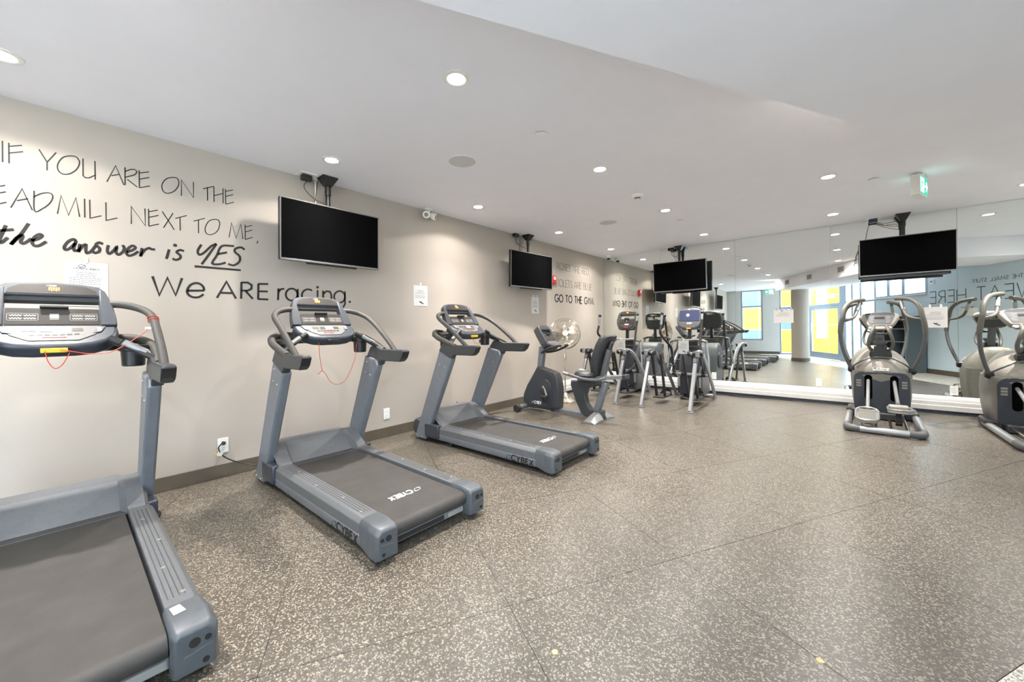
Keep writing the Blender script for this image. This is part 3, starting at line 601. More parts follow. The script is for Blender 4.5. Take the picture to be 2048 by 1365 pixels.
# safety keys and cords differ from machine to machine
for t, m_ in ((mills[0], 'yellow_tag'), (mills[1], 'black_plastic'), (mills[2], 'yellow_tag')):
    MB(O).box(.848, .868, -.045, .045, 1.112, 1.135).build('safety_key', m_, t, bevel=.003)
tpart(mills[0], 'safety_cord', [(.87, .02, 1.125), (.88, .06, 1.115), (.87, .12, 1.10), (.88, .19, 1.105), (.87, .25, 1.14), (.85, .32, 1.20), (.825, .352, 1.235)], .0022, 'red_cord')
tpart(mills[0], 'safety_cord', [(.87, -.03, 1.12), (.875, -.02, 1.07), (.88, .0, 1.035), (.88, .025, 1.05), (.88, .05, 1.11)], .0022, 'red_cord')
tpart(mills[0], 'safety_cord', [(.80+.024*.58*math.sin(a*.9)+(-.81)*.004*a, .3755+.024*math.cos(a*.9), 1.268+.024*.81*math.sin(a*.9)+.58*.004*a) for a in range(15)], .0024, 'red_cord', 3)
MB(O).box(.815, .835, .335, .362, 1.225, 1.238).build('cord_clip', 'print_white', mills[0], bevel=.003)
tpart(mills[1], 'safety_cord', [(.83, -.10, 1.115), (.835, -.095, 1.00), (.84, -.08, .90), (.845, -.06, .87), (.85, -.02, .80), (.85, .04, .775), (.84, .11, .81), (.80, .20, .95), (.76, .245, 1.09), (.74, .27, 1.13)], .0022, 'red_cord')
tpart(mills[1], 'safety_cord', [(.84, -.08, .895), (.843, -.10, .88), (.846, -.115, .868)], .003, 'red_cord', 3)
tpart(mills[2], 'safety_cord', [(.87, -.04, 1.115), (.875, -.02, 1.06), (.88, .03, 1.04), (.87, .07, 1.06), (.86, .09, 1.11)], .0022, 'red_cord')
MB(O).box(.862, .874, .062, .082, 1.05, 1.085).build('cord_clip', 'black_plastic', mills[2], bevel=.003)
MB(O).fprism(Frame((1.985, .27, .2005), (1, 0, 0), (0, 1, 0)), [(0, 0), (.055, .005), (.05, .04), (-.005, .03)], 0, .0006).build('masking_tape', 'paper', mills[0], smooth=False)
# ------------------------------------------------------------------ recumbent bike (faces the long wall)
def make_bike():
    O = (.95, 4.53, 0); N = lambda: MB(O); yc = 4.53
    t = thing('recumbent_bike', 'dark recumbent exercise bike with high-backed seat beside the fan', 'exercise bike', O)
    fr = Frame((0, yc, 0), (1, 0, 0), (0, 0, 1), (0, -1, 0))
    SH = [(.554, .655), (.462, .516), (.357, .363), (.292, .227), (.283, .128), (.325, .062), (.423, .042), (.803, .042), (.905, .076), (.919, .35), (.894, .50), (.85, .575), (.757, .598), (.642, .625)]
    b = N().fprism(fr, SH, -.075, .075).build('drive_shroud', 'charcoal', t, bevel=.018, seg=3)
    for s in (-1, 1):
        N().fprism(fr, [(.40, .085), (.33, .17), (.335, .27), (.40, .40), (.49, .51), (.60, .575), (.74, .58), (.83, .535), (.875, .42), (.89, .28), (.875, .10), (.80, .07)], s*.074, s*.082).build('side_cover', 'charcoal_navy', b, bevel=.004)
        N().lathe([(.105, .083), (.10, .088), (.03, .09)], (.69, yc, .37), 28, (0, s, 0)).build('crank_disc', 'charcoal', b)
        a_ = (.69, yc+s*.10, .37); e_ = (.69+s*-.055, yc+s*.115, .37+s*.12)
        cr = N().tube([a_, e_], .014, 10, 0).build('crank_arm', 'silver', t)
        N().lathe([(.02, -.02), (.02, .02)], a_, 14, (0, 1, 0)).build('crank_hub', 'chrome', cr)
        pd = N().box(e_[0]-.05, e_[0]+.05, min(e_[1], e_[1]+s*.10), max(e_[1], e_[1]+s*.10), e_[2]-.015, e_[2]+.012).build('pedal', 'black_rubber', t, bevel=.008)
        N().tube([(e_[0]-.045, e_[1]+s*.05, e_[2]-.015), (e_[0], e_[1]+s*.055, e_[2]-.07), (e_[0]+.045, e_[1]+s*.05, e_[2]-.015)], .006, 6, 4, r2=.02).build('pedal_strap', 'black_rubber', pd)
    lg = N(); logo(lg, Frame((.455, yc-.0835, .115), (1, 0, 0), (0, 0, 1), (0, -1, 0)), 0, 0, .038); lg.build('shroud_logo', 'print_white', b, smooth=False)
    N().bar((.565, yc, .62), (.605, yc, .93), .075, .085, (1, 0, 0)).build('console_post', 'steel_paint', t, bevel=.01)
    # console
    fu = Frame((.765, yc, 1.02), (0, 1, 0), V((-.19, 0, .27)).normalized()); fu = Frame(fu.o, (0, 1, 0), fu.ey, V((0, 1, 0)).cross(fu.ey))
    f = N()
    for s in (-1, 1): f.fprism(fu, [(s*.105, -.02), (s*.155, -.02), (s*.15, .14), (s*.135, .24), (s*.105, .26)], -.10, .006)
    f.fprism(fu, [(-.108, .19), (.108, .19), (.135, .24), (.09, .275), (0, .285), (-.09, .275), (-.135, .24)], -.10, .003)
    f.fprism(fu, [(-.11, -.02), (.11, -.02), (.11, .12), (-.11, .12)], -.10, .001)
    c = f.build('console', 'console_grey', t, bevel=.008)
    N().fbox(fu, -.105, .105, .115, .195, -.09, -.035).build('console_back', 'charcoal', c)
    N().fprism(fu, [(-.10, .2), (.10, .2), (.085, .255), (0, .268), (-.085, .255)], .003, .0055).build('led_panel', 'panel_brown', c)
    dp = N().fbox(fu, -.10, .10, .01, .105, .001, .004).build('display_panel', 'panel_brown', c)
    for s in (-1, 1): N().ribbon(fu, rrect(s*.06-.03, s*.06+.03, .03, .07, .004, 2), .002, .0008, .004).build('program_chart', 'print_grey', dp, smooth=False)
    N().fbox(fu, -.04, .04, .10, .118, -.01, .02).build('reading_clip', 'black_plastic', c)
    f2 = Frame((.838, yc, .948), (0, 1, 0), V((-.075, 0, .07)).normalized()); f2 = Frame(f2.o, (0, 1, 0), f2.ey, V((0, 1, 0)).cross(f2.ey))
    sh = N().fprism(f2, [(-.09, 0), (.09, 0), (.15, .05), (.155, .105), (-.155, .105), (-.15, .05)], -.10, 0).build('console_shell', 'charcoal_navy', c, bevel=.018)
    kp = N().fprism(f2, [(-.07, .02), (.07, .02), (.12, .06), (.12, .095), (-.12, .095), (-.12, .06)], 0, .003).build('keypad', 'keypad', sh)
    for k in range(5): N().fbox(f2, -.075+k*.032, -.053+k*.032, .045, .06, .003, .005).build('button', 'panel_brown', kp)
    N().fbox(f2, -.03, .03, .028, .038, .003, .005).build('stop_button', 'red', kp)
    for s in (-1, 1):
        N().tube([(.60, yc, .86), (.66, yc+s*.10, .855), (.75, yc+s*.17, .88), (.86, yc+s*.18, .925), (.945, yc+s*.13, .955), (.955, yc+s*.06, .955)], .017, 10).build('handlebar', 'black_rubber', t)
    # floor beam, stabilisers
    N().box(.75, 1.33, yc-.035, yc+.035, .02, .072).build('floor_beam', 'steel_paint', t, bevel=.008)
    fs_ = N().tube([(.335, yc-.26, .058), (.335, yc+.26, .058)], .032, 14, 0).build('front_stabiliser', 'steel_paint', t)
    for s in (-1, 1): N().lathe([(.05, -.025), (.053, -.015), (.053, .025), (.05, .035)], (.335, yc+s*.275, .055), 20, (0, 1, 0)).build('transport_wheel', 'black_rubber', fs_)
    rs = N()
    for s in (-1, 1): rs.loft([[(x, yc+s*y, z) for x, z in ((1.40, 0), (1.585, 0), (1.585, z1*.3), (1.53, z1), (1.455, z1), (1.40, z1*.3))] for y, z1 in ((.05, .11), (.17, .085), (.275, .03))])
    rs.build('rear_stabiliser', 'silver', t, bevel=.006)
    N().box(1.41, 1.56, yc-.055, yc+.055, .03, .13).build('stabiliser_block', 'charcoal', t, bevel=.01)
    # C-shaped plastic frame with rear post
    CF = [(1.095, .425), (1.10, .475), (1.22, .490), (1.56, .500), (1.56, .465), (1.43, .44), (1.345, .395), (1.312, .30), (1.34, .195), (1.415, .108), (1.40, .03), (1.32, .02), (1.25, .07), (1.17, .22)]
    N().fprism(fr, CF, -.048, .048).build('curved_frame', 'charcoal', t, bevel=.012, seg=3)
    N().bar((1.46, yc, .09), (1.60, yc, .50), .09, .075, (1, 0, 0)).build('seat_post', 'steel_paint', t, bevel=.01)
    # seat
    N().box(1.10, 1.19, yc-.045, yc+.045, .455, .495).build('rail_end', 'steel_paint', t, bevel=.006)
    rl = N().bar((1.20, yc, .515), (1.86, yc, .585), .10, .05).build('seat_rail', 'silver', t, bevel=.008)
    N().bar((1.84, yc, .583), (1.895, yc, .589), .115, .06).build('rail_cap', 'charcoal_navy', rl, bevel=.012)
    N().loft([[(x, yc+y, z+dz) for y, dz in ((-w_, 0), (-w_*.8, .04), (0, .05), (w_*.8, .04), (w_, 0), (w_*.8, -.025), (0, -.03), (-w_*.8, -.025))] for x, w_, z in ((1.20, .10, .575), (1.23, .17, .58), (1.33, .20, .585), (1.44, .19, .58), (1.48, .15, .585))]).build('seat_cushion', 'charcoal', t, angle=60)
    for s in (-1, 1):
        ar = N().tube([(1.11, yc+s*.21, .60), (1.20, yc+s*.215, .585), (1.34, yc+s*.22, .555), (1.46, yc+s*.20, .54), (1.56, yc+s*.14, .54), (1.60, yc+s*.04, .55)], .021, 10).build('seat_handle', 'mid_grey', t)
        N().tube([(1.09, yc+s*.21, .605), (1.17, yc+s*.213, .592)], .022, 10, 0).build('grip', 'silver', ar)
    BR = [(1.435, .60), (1.455, .72), (1.50, .85), (1.555, .985), (1.605, 1.075), (1.64, 1.105)]
    rings = []
    for (x, z), w_ in zip(BR, (.10, .165, .195, .20, .185, .12)):
        rings.append([(x+dx, yc+y, z+dz) for y, dx, dz in ((-w_, .035, 0), (-w_*.9, -.005, .002), (-w_*.4, -.012, .004), (w_*.4, -.012, .004), (w_*.9, -.005, .002), (w_, .035, 0), (w_*.85, .075, -.018), (0, .085, -.02), (-w_*.85, .075, -.018))])
    br = N().loft(rings).build('backrest', 'charcoal', t, bevel=.01, angle=60)
    N().bar((1.56, yc, .57), (1.655, yc, .92), .11, .05, (1, 0, 0)).build('backrest_bracket', 'mid_grey', br, bevel=.015)
    N().bar((1.615, yc, .82), (1.690, yc, 1.02), .07, .05, (1, 0, 0)).build('backrest_inset', 'charcoal_navy', br, bevel=.02)
    return t
make_bike()
# ------------------------------------------------------------------ arc trainers (face the mirror, local x across, world y kept)
def make_arc(screen):
    O = (0, 6.45, 0); N = lambda: MB(O)
    t = thing('arc_trainer', '', 'arc trainer', O, group='arc trainers facing the mirror')
    for s in (-1, 1):
        lg = N().bar((s*.345, 5.635, .02), (s*.338, 5.975, .75), .045, .055, (0, 1, 0)).build('rear_leg', 'silver', t, bevel=.006)
        N().box(s*.345-.04, s*.345+.04, 5.60, 5.67, 0, .022).build('foot_plate', 'silver', lg, bevel=.004)
        N().bar((s*.340, 5.93, .66), (s*.337, 6.0, .79), .058, .066, (0, 1, 0)).build('leg_clamp', 'mid_grey', lg, bevel=.008)
        N().tube([(s*.37, 5.93, .815), (s*.355, 6.10, .815), (s*.345, 6.30, .755), (s*.335, 6.50, .63), (s*.328, 6.70, .46), (s*.322, 6.90, .26), (s*.318, 7.10, .03)], .024, 10, 5, r2=.036).build('curved_side_tube', 'silver', t)
        N().lathe([(.03, 0), (.03, .03)], (s*.318, 7.10, 0), 14).build('front_foot', 'silver', t)
        ax = N().tube([(s*.24, 5.945, .80), (s*.43, 5.945, .80)], .022, 12, 0).build('rear_axle', 'silver', t)
        for x in (.255, .325, .425): N().lathe([(.036, -.018), (.038, 0), (.036, .018)], (s*x, 5.945, .80), 16, (1, 0, 0)).build('roller', 'black_plastic', ax)
        N().box(min(s*.345, s*.405), max(s*.345, s*.405), 5.91, 5.985, .755, .845).build('axle_bracket', 'silver', ax, bevel=.008)
        # hanging pedal frame
        y0, zp = (6.02, .10) if s < 0 else (6.12, .10)
        for x in (.295, .165): N().bar((s*x, 5.96, .79), (s*(x-.005), y0+.10, zp+.01), .03, .045, (0, 1, 0)).build('pedal_arm', 'black_plastic', t, bevel=.005)
        pd = N().box(s*.23-.085, s*.23+.085, y0, y0+.40, zp-.012, zp+.012).build('pedal', 'black_rubber', t, bevel=.008)
        N().tube([(s*.23-.08, y0+.34, zp+.01), (s*.23-.05, y0+.40, zp+.06), (s*.23+.05, y0+.40, zp+.06), (s*.23+.08, y0+.34, zp+.01)], .010, 8, 4, r2=.03).build('toe_guard', 'black_plastic', pd)
        N().tube([(s*.29, 6.02, .42), (s*.27, 6.45, .50), (s*.20, 6.74, .56)], .010, 8, 3).build('link_rod', 'charcoal', t)
        N().lathe([(.03, -.02), (.03, .02)], (s*.29, 6.02, .42), 12, (1, 0, 0)).build('link_joint', 'black_plastic', t)
        N().tube([(s*.262, 6.79, .955), (s*.285, 6.77, .85), (s*.315, 6.745, .65), (s*.325, 6.72, .45)], .019, 10, 4).build('front_tube', 'silver', t)
        # moving arm
        P = [(-.245, 6.80, .40), (-.245, 6.74, .65), (-.245, 6.66, .85), (-.248, 6.36, 1.0), (-.25, 6.20, 1.10), (-.25, 6.235, 1.22), (-.25, 6.285, 1.40)] if s < 0 else [(.225, 6.80, .40), (.215, 6.68, .62), (.205, 6.69, .83), (.20, 6.76, 1.05), (.20, 6.80, 1.18), (.20, 6.83, 1.30), (.20, 6.86, 1.42)]
        am = N().tube(P, .019, 10).build('swing_arm', 'black_rubber', t)
        N().tube([V(P[-2])*.95+V(P[-1])*.05, V(P[-1])*.92+V(P[-2])*.08], .021, 10, 0).build('arm_grip', 'silver', am)
        N().lathe([(.012, -.02), (.026, -.012), (.027, .015), (.015, .03)], P[-1], 14).build('arm_knob', 'black_plastic', am)
        dm = N().tube([(s*.165, 6.80, .08), (s*.165, 6.80, .36)], .017, 10, 0).build('damper', 'black_plastic', t)
        N().tube([(s*.165, 6.80, .19), (s*.165, 6.80, .36)], .021, 12, 0).build('damper_sleeve', 'silver', dm)
    pv = N().tube([(-.31, 6.80, .40), (.31, 6.80, .40)], .027, 14, 0).build('pivot_tube', 'silver', t)
    for x in (-.235, -.09, .09, .225): N().lathe([(.034, -.03), (.034, .03)], (x, 6.80, .40), 14, (1, 0, 0)).build('pivot_collar', 'black_plastic', pv)
    # drive housing
    PR = [(6.86, .03), (6.84, .30), (6.86, .55), (6.90, .72), (6.97, .84), (7.06, .885), (7.17, .86), (7.27, .77), (7.33, .60), (7.36, .35), (7.36, .03)]
    hb = N().fprism(Frame((0, 0, 0), (0, 1, 0), (0, 0, 1), (1, 0, 0)), PR, -.185, .185).build('drive_housing', 'mid_grey', t, bevel=.035, seg=3)
    N().fprism(Frame((0, 0, 0), (0, 1, 0), (0, 0, 1), (1, 0, 0)), [(6.835, .05), (6.82, .30), (6.835, .53), (6.87, .68), (6.92, .76), (6.92, .05)], -.14, .14).build('rear_panel', 'charcoal_navy', hb, bevel=.015)
    for s in (-1, 1):
        d = N().lathe([(.15, .183), (.15, .20), (.13, .208)], (0, 7.10, .56), 28, (s, 0, 0)).build('side_disc', 'charcoal_navy', hb)
        lg = N(); logo(lg, Frame((s*.209, 7.10+s*.05, .50), (0, -s, 0), (0, 0, 1), (s, 0, 0)) if s < 0 else Frame((.209, 7.06, .51), (0, 1, 0), (0, 0, 1), (1, 0, 0)), 0, 0, .10, word='', sw=.014) if False else lg.ribbon(Frame((s*.2085, 7.10, .56), (0, s, 0), (0, 0, 1), (s, 0, 0)), arc(0, 0, .06, .06, 60, 300, 14), .012, .002); lg.build('disc_mark', 'print_grey', d, smooth=False)
    N().box(-.33, .33, 7.06, 7.14, .012, .05).build('base_bar', 'silver', t, bevel=.006)
    N().box(-.09, .09, 6.62, 7.3, .0, .035).build('base_plate', 'black_plastic', t, bevel=.006)
    # tray and mast
    tr_ = N().loft([[(x, y, z) for y, z in ((yb-.045, zb-.018), (yb+.05, zb-.012), (yb+.06, zb+.02), (yb-.03, zb+.026), (yb-.05, zb+.01))] for x, yb, zb in ((-.285, 6.78, .935), (-.24, 6.775, .955), (-.14, 6.78, .972), (0, 6.79, .962), (.14, 6.78, .972), (.24, 6.775, .955), (.285, 6.78, .935))]).build('accessory_tray', 'rail_grey', t, angle=50)
    for s in (-1, 1): N().lathe([(.05, .0), (.045, .004)], (s*.18, 6.785, .985), 18).build('tray_well', 'shelf_dark', tr_)
    N().loft([[(x, y, z) for x, y in ((-.13, 6.84), (.13, 6.84), (.10, 6.98), (-.10, 6.98))] for z in (.87, .955)]).build('mast_base', 'charcoal', t, bevel=.012)
    N().bar((0, 6.865, .93), (0, 6.885, 1.22), .055, .045, (0, 1, 0)).build('mast', 'black_plastic', t, bevel=.006)
    # console
    e = V((0, .10, .34)).normalized(); fc = Frame((0, 6.80, 1.16), (1, 0, 0), e, V((1, 0, 0)).cross(e))
    OUT = [(-.09, -.005), (-.155, .03), (-.192, .10), (-.200, .17), (-.186, .27), (-.168, .325), (-.11, .352), (0, .362)]
    OUT = OUT+[(-a, b) for a, b in OUT[:-1]][::-1]
    if screen:
        c = N().fprism(fc, OUT, -.075, 0).build('console', 'mid_grey', t, bevel=.02, seg=3)
        sc_ = N().fprism(fc, rrect(-.158, .158, .135, .318, .008), 0, .004).build('screen', 'screen_blue', c)
        N().fprism(fc, arc(-.025, .235, .026, .026, 0, 345, 22), .004, .005).build('screen_icon', 'print_white', sc_)
        N().ribbon(fc, arc(-.025, .235, .015, .015, 30, 300, 14), .006, .001, .005).build('screen_icon_ring', 'facade_blue', sc_, smooth=False)
        N().ribbon(fc, arc(-.022, .238, .012, .012, -50, 70, 8), .005, .0012, .005).build('screen_icon_dash', 'red', sc_, smooth=False)
        for a in (-.01, .13): N().fbox(fc, a-.014, a+.014, .328, .338, .001, .003).build('console_badge', 'print_white', c)
    else:
        f = N()
        for s in (-1, 1): f.fprism(fc, [(s*.14, 0), (s*.155, .03), (s*.192, .10), (s*.200, .17), (s*.186, .27), (s*.168, .325), (s*.14, .34)], -.07, 0)
        f.fprism(fc, [(-.142, .27), (.142, .27), (.142, .335), (.11, .352), (0, .362), (-.11, .352), (-.142, .335)], -.07, -.001)
        f.fprism(fc, [(-.142, .0), (-.09, -.005), (.09, -.005), (.142, 0), (.142, .20), (-.142, .20)], -.07, -.001)
        c = f.build('console', 'charcoal', t, bevel=.008)
        N().fprism(fc, [(-.14, .285), (.14, .285), (.13, .33), (0, .348), (-.13, .33)], 0, .003).build('led_panel', 'panel_brown', c)
        N().fbox(fc, -.018, .018, .31, .335, .003, .0045).build('led_bar', 'led_orange', c)
        dp = N().fbox(fc, -.14, .14, .12, .195, 0, .003).build('display_panel', 'panel_brown', c)
        N().fbox(fc, -.012, .012, .14, .175, .003, .004).build('centre_chart', 'print_grey', dp)
        N().fbox(fc, -.045, .045, .195, .212, -.01, .02).build('reading_clip', 'black_plastic', c)
    kp = N().fprism(fc, [(-.075, .02), (.075, .02), (.135, .055), (.14, .115), (-.14, .115), (-.135, .055)], 0, .004).build('keypad', 'panel_brown' if not screen else 'mid_grey', c)
    for a0, a1, m_ in ((-.03, -.004, 'lcd'), (.004, .045, 'lcd')): N().fbox(fc, a0, a1, .08, .103, .004, .006).build('key_screen', m_, kp)
    for k in range(8):
        if k not in (3, 4): N().fbox(fc, -.12+k*.031, -.102+k*.031, .07, .085, .004, .006).build('button', 'keypad', kp)
    for k in range(5): N().fbox(fc, -.065+k*.028, -.048+k*.028, .05, .062, .004, .006).build('button', 'keypad', kp)
    N().fbox(fc, -.035, .035, .03, .042, .004, .006).build('stop_button', 'red', kp)
    if screen: N().fbox(fc, -.035, .035, -.003, .014, .001, .004).build('caution_label', 'yellow_tag', c)
    bkp = N().fprism(fc, [(a*.92, b*.96+.007) for a, b in OUT], -.095, -.068).build('console_back', 'charcoal', c, bevel=.012) if screen else N().fprism(fc, [(-.17, .02), (.17, .02), (.18, .19), (-.18, .19)], -.095, -.068).build('console_back', 'charcoal', c, bevel=.012)
    lg = N(); logo(lg, Frame(fc.p(.07, .30, -.0715 if not screen else -.0965), (-1, 0, 0), fc.ey, -fc.n), 0, 0, .030, sw=.006); lg.build('back_logo', 'print_white', c, smooth=False)
    return t
for xc, scr, lb in ((.845, False, 'arc trainer with red LED console, left of its twin'), (1.945, True, 'arc trainer with blue screen console and notice tag')):
    a = make_arc(scr); a.location = (xc, 6.45, 0); a['label'] = lb
# ------------------------------------------------------------------ ellipticals
def sup(cx, cy, rx, ry, z, n=28, e=2.8, flat=0):
    R = []
    for k in range(n):
        a = 2*math.pi*k/n; c, s = math.cos(a), math.sin(a)
        R.append((cx+rx*math.copysign(abs(c)**(2/e), c), cy+ry*math.copysign(abs(s)**(2/e), s), z))
    return R
def make_elliptical():
    O = (0, 6.45, 0); N = lambda: MB(O)
    t = thing('elliptical', '', 'elliptical', O, group='ellipticals facing the mirror')
    SL = [(.055, .235, 7.03, .31), (.10, .255, 7.03, .325), (.25, .277, 7.03, .335), (.42, .287, 7.02, .335), (.54, .285, 7.01, .33), (.59, .278, 7.01, .325)]
    b = N().loft([sup(0, cy, rx, ry, z, e=6.0) for z, rx, cy, ry in SL]).build('lower_shroud', 'shell_grey', t, angle=60)
    fpn = N().fprism(Frame((0, 6.690, 0), (1, 0, 0), (0, 0, 1)), rrect(-.256, .256, .06, .590, .085, 6), -.016, .007).build('front_panel', 'charcoal_navy', b, bevel=.004)
    HD = [(.585, .281, 7.01, .335), (.62, .276, 7.01, .335), (.68, .258, 7.015, .315), (.74, .228, 7.03, .285), (.79, .19, 7.05, .25), (.83, .15, 7.07, .215), (.86, .10, 7.09, .16), (.872, .04, 7.1, .08)]
    hd = N().loft([sup(0, cy, rx, ry, z, e=2.8) for z, rx, cy, ry in HD]).build('hood', 'hood', t, angle=60)
    N().tube([(-.272, 6.80, .635), (-.20, 6.715, .705), (-.10, 6.735, .762), (0, 6.745, .775), (.10, 6.735, .762), (.20, 6.715, .705), (.272, 6.80, .635)], .010, 8).build('hood_seam', 'mid_grey', hd)
    lg = N(); fr = Frame((-.075, 6.669, .622), (1, 0, 0), (0, .35, .94)); put_text(lg, fr, 'Octane', 0, 0, .145, .034, .0075, .006, .14, .15); lg.ribbon(fr, [(0, -.010), (.15, -.010)], .008, .006); lg.build('hood_logo', 'print_white', hd, smooth=False)
    for s in (-1, 1):
        sl = N().fprism(Frame((s*.118, 6.690, 0), (1, 0, 0), (0, 0, 1)), rrect(-.037, .037, .235, .55, .034), .006, .0085).build('arm_slot', 'tv_black', b)
        for z in (.475, .443, .410): N().box(s*.208-.024, s*.208+.024, 6.679, 6.684, z-.012, z+.010).build('warning_label', 'print_grey', b)
        # pedal arms: the left pedal is forward and low, the right one higher
        py, pz, tilt = (5.86, .155, .24) if s < 0 else (5.95, .225, -.08)
        N().tube([(s*.118, 6.74, .50), (s*.121, 6.45, .385), (s*.126, py+.20, pz+.06)], .018, 12, 4).build('pedal_arm', 'silver', t)
        br = N().box(s*.128-.085, s*.128+.085, py+.10, py+.22, pz-.005, pz+.055).build('pedal_bracket', 'hood', t, bevel=.02)
        ey = V((0, math.cos(tilt), math.sin(tilt))); fp = Frame((s*.132, py, pz+.02), (1, 0, 0), ey)
        pd = N().fprism(fp, rrect(-.098, .098, -.17, .15, .085, 6), -.022, .006).build('pedal', 'hood', t, bevel=.006)
        N().tube([fp.p(a, b_, .014+.02*max(0, b_/.15)) for a, b_ in rrect(-.094, .094, -.165, .148, .083, 6)], .011, 8, 0, closed=True).build('pedal_rim', 'silver', pd)
        N().fprism(fp, rrect(-.075, .075, -.145, .125, .065, 4), .006, .010).build('pedal_pad', 'rail_grey', pd)
        N().tube([(s*.06, 6.72, .075), (s*.06, 5.78, .06)], .012, 8, 0).build('roller_track', 'chrome', t); N().tube([(s*.185, 6.72, .075), (s*.185, 5.78, .06)], .012, 8, 0).build('roller_track', 'chrome', t)
        N().lathe([(.03, -.028), (.03, .028)], (s*.128, py+.08, .092), 14, (1, 0, 0)).build('roller_wheel', 'black_rubber', t)
        N().bar((s*.128, py+.09, .10), (s*.128, py+.13, pz+.01), .05, .03, (0, 1, 0)).build('roller_stem', 'black_plastic', t)
        # base frame side
        N().tube([(s*.285, 7.02, .045), (s*.30, 6.80, .045), (s*.302, 6.2, .045), (s*.30, 5.84, .045)], .036, 12, 4).build('base_side_tube', 'silver', t)
        N().tube([(s*.30, 5.90, .045), (s*.297, 5.80, .045), (s*.27, 5.745, .045), (s*.19, 5.735, .045)], .0385, 12, 4).build('base_corner', 'mid_grey', t)
        N().loft([[(s*x, y, z) for x, y in ((.20, 6.72), (.335, 6.74), (.325, 7.08), (.20, 7.1))] for z in (.005, .105)]).build('front_bracket', 'charcoal', t, bevel=.018)
        # swing arm
        kn = N().lathe([(.025, -.02), (.045, -.005), (.046, .035), (.03, .055)], (s*.262, 6.84, .605), 18, (s, 0, 0)).build('arm_pivot', 'black_plastic', t)
        LWR = [(s*.285, 6.83, .615), (s*.325, 6.77, .73), (s*.362, 6.71, .87), (s*.380, 6.665, 1.0), (s*.384, 6.64, 1.12)]
        UPP = [(s*.385, 6.645, 1.08), (s*.378, 6.635, 1.18), (s*.360, 6.645, 1.29), (s*.338, 6.70, 1.41), (s*.285, 6.80, 1.485), (s*.21, 6.90, 1.512), (s*.152, 6.97, 1.517)]
        N().tube(LWR, .0195, 12).build('arm_tube', 'mid_grey', t)
        am = N().tube(UPP, .025, 12).build('arm_sleeve', 'rail_grey', t)
        N().tube([(s*.190, 6.925, 1.505), (s*.203, 6.885, 1.44), (s*.215, 6.84, 1.37), (s*.238, 6.775, 1.30), (s*.29, 6.70, 1.262), (s*.365, 6.645, 1.245)], .017, 10).build('inner_grip', 'rail_grey', am)
        N().tube([(s*.197, 6.902, 1.468), (s*.215, 6.84, 1.372)], .0205, 12, 0).build('grip_sensor', 'silver', am)
        # fixed centre bars
        N().tube([(s*.03, 6.83, .855), (s*.085, 6.77, .865), (s*.112, 6.70, .94), (s*.10, 6.67, 1.03), (s*.072, 6.70, 1.12), (s*.06, 6.80, 1.16)], .018, 10).build('fixed_bar', 'rail_grey', t)
    N().tube([(-.20, 5.735, .045), (.20, 5.735, .045)], .036, 14, 0).build('base_rear_tube', 'silver', t)
    N().box(-.20, .20, 6.60, 6.74, .005, .09).build('base_skirt', 'charcoal', t, bevel=.012)
    N().fprism(Frame((0, 6.79, 0), (1, 0, 0), (0, 0, 1)), [(-.105, .775), (.105, .775), (.10, .845), (.06, .86), (.06, .92), (-.06, .92), (-.06, .86), (-.10, .845)], -.07, .05).build('cup_block', 'black_plastic', t, bevel=.012)
    cp = N().lathe([(.04, .92), (.062, .955), (.066, .975), (.058, .978), (.05, .94), (.0, .93)], (0, 6.79, 0), 22).build('cup_holder', 'mid_grey', t)
    N().lathe([(.0, .974), (.054, .9745), (.054, .972)], (0, 6.79, 0), 20).build('cup_well', 'tv_black', cp)
    N().bar((0, 6.84, .88), (0, 6.95, 1.22), .07, .06, (0, 1, 0)).build('mast', 'mid_grey', t, bevel=.012)
    e = V((0, .10, .19)).normalized(); fc = Frame((0, 6.885, 1.165), (1, 0, 0), e, V((1, 0, 0)).cross(e))
    OUT = [(-.115, 0), (-.15, .06), (-.182, .13), (-.185, .17), (-.15, .195), (-.07, .212), (0, .216)]; OUT = OUT+[(-a, b_) for a, b_ in OUT[:-1]][::-1]
    c = N().fprism(fc, OUT, -.07, 0).build('console', 'hood', t, bevel=.015)
    N().fprism(fc, [(-.10, .03), (.10, .03), (.142, .165), (.07, .185), (-.07, .185), (-.142, .165)], 0, .003).build('console_face', 'mid_grey', c)
    N().fprism(fc, [(-.142, .166), (.142, .166), (.13, .19), (.06, .202), (-.06, .202), (-.13, .19)], .0, .004).build('console_visor', 'charcoal', c)
    N().fbox(fc, -.052, .045, .105, .135, .003, .005).build('led_window', 'panel_brown', c)
    for k in range(5):
        for s in (-1, 1): N().fbox(fc, s*(.075+.008*(k % 2))-.02, s*(.075+.008*(k % 2))+.02, .055+k*.02, .063+k*.02, .003, .0045).build('console_mark', 'print_grey', c)
    kp = N().fprism(Frame((0, 6.80, 1.125), (1, 0, 0), V((0, .09, .035)).normalized()), [(-.10, 0), (.10, 0), (.115, .05), (.10, .085), (-.10, .085), (-.115, .05)], -.015, .012).build('keypad_shelf', 'hood', c, bevel=.006)
    N().fbox(Frame((0, 6.80, 1.125), (1, 0, 0), V((0, .09, .035)).normalized()), -.07, .07, .03, .06, .012, .014).build('keys', 'print_grey', kp)
    N().box(-.075, .075, 6.71, 6.79, 1.055, 1.085).build('bar_clamp', 'charcoal', t, bevel=.01)
    N().fprism(fc, [(a*.9, b_*.9+.01) for a, b_ in OUT], -.10, -.065).build('console_back', 'charcoal', c, bevel=.012)
    lg = N(); put_text(lg, Frame(fc.p(.075, .13, -.1005), (-1, 0, 0), fc.ey, -fc.n), 'Octane', 0, 0, .15, .03, .005, .0015, .14, .15); lg.build('back_logo', 'print_grey', c, smooth=False)
    return t
el = make_elliptical()
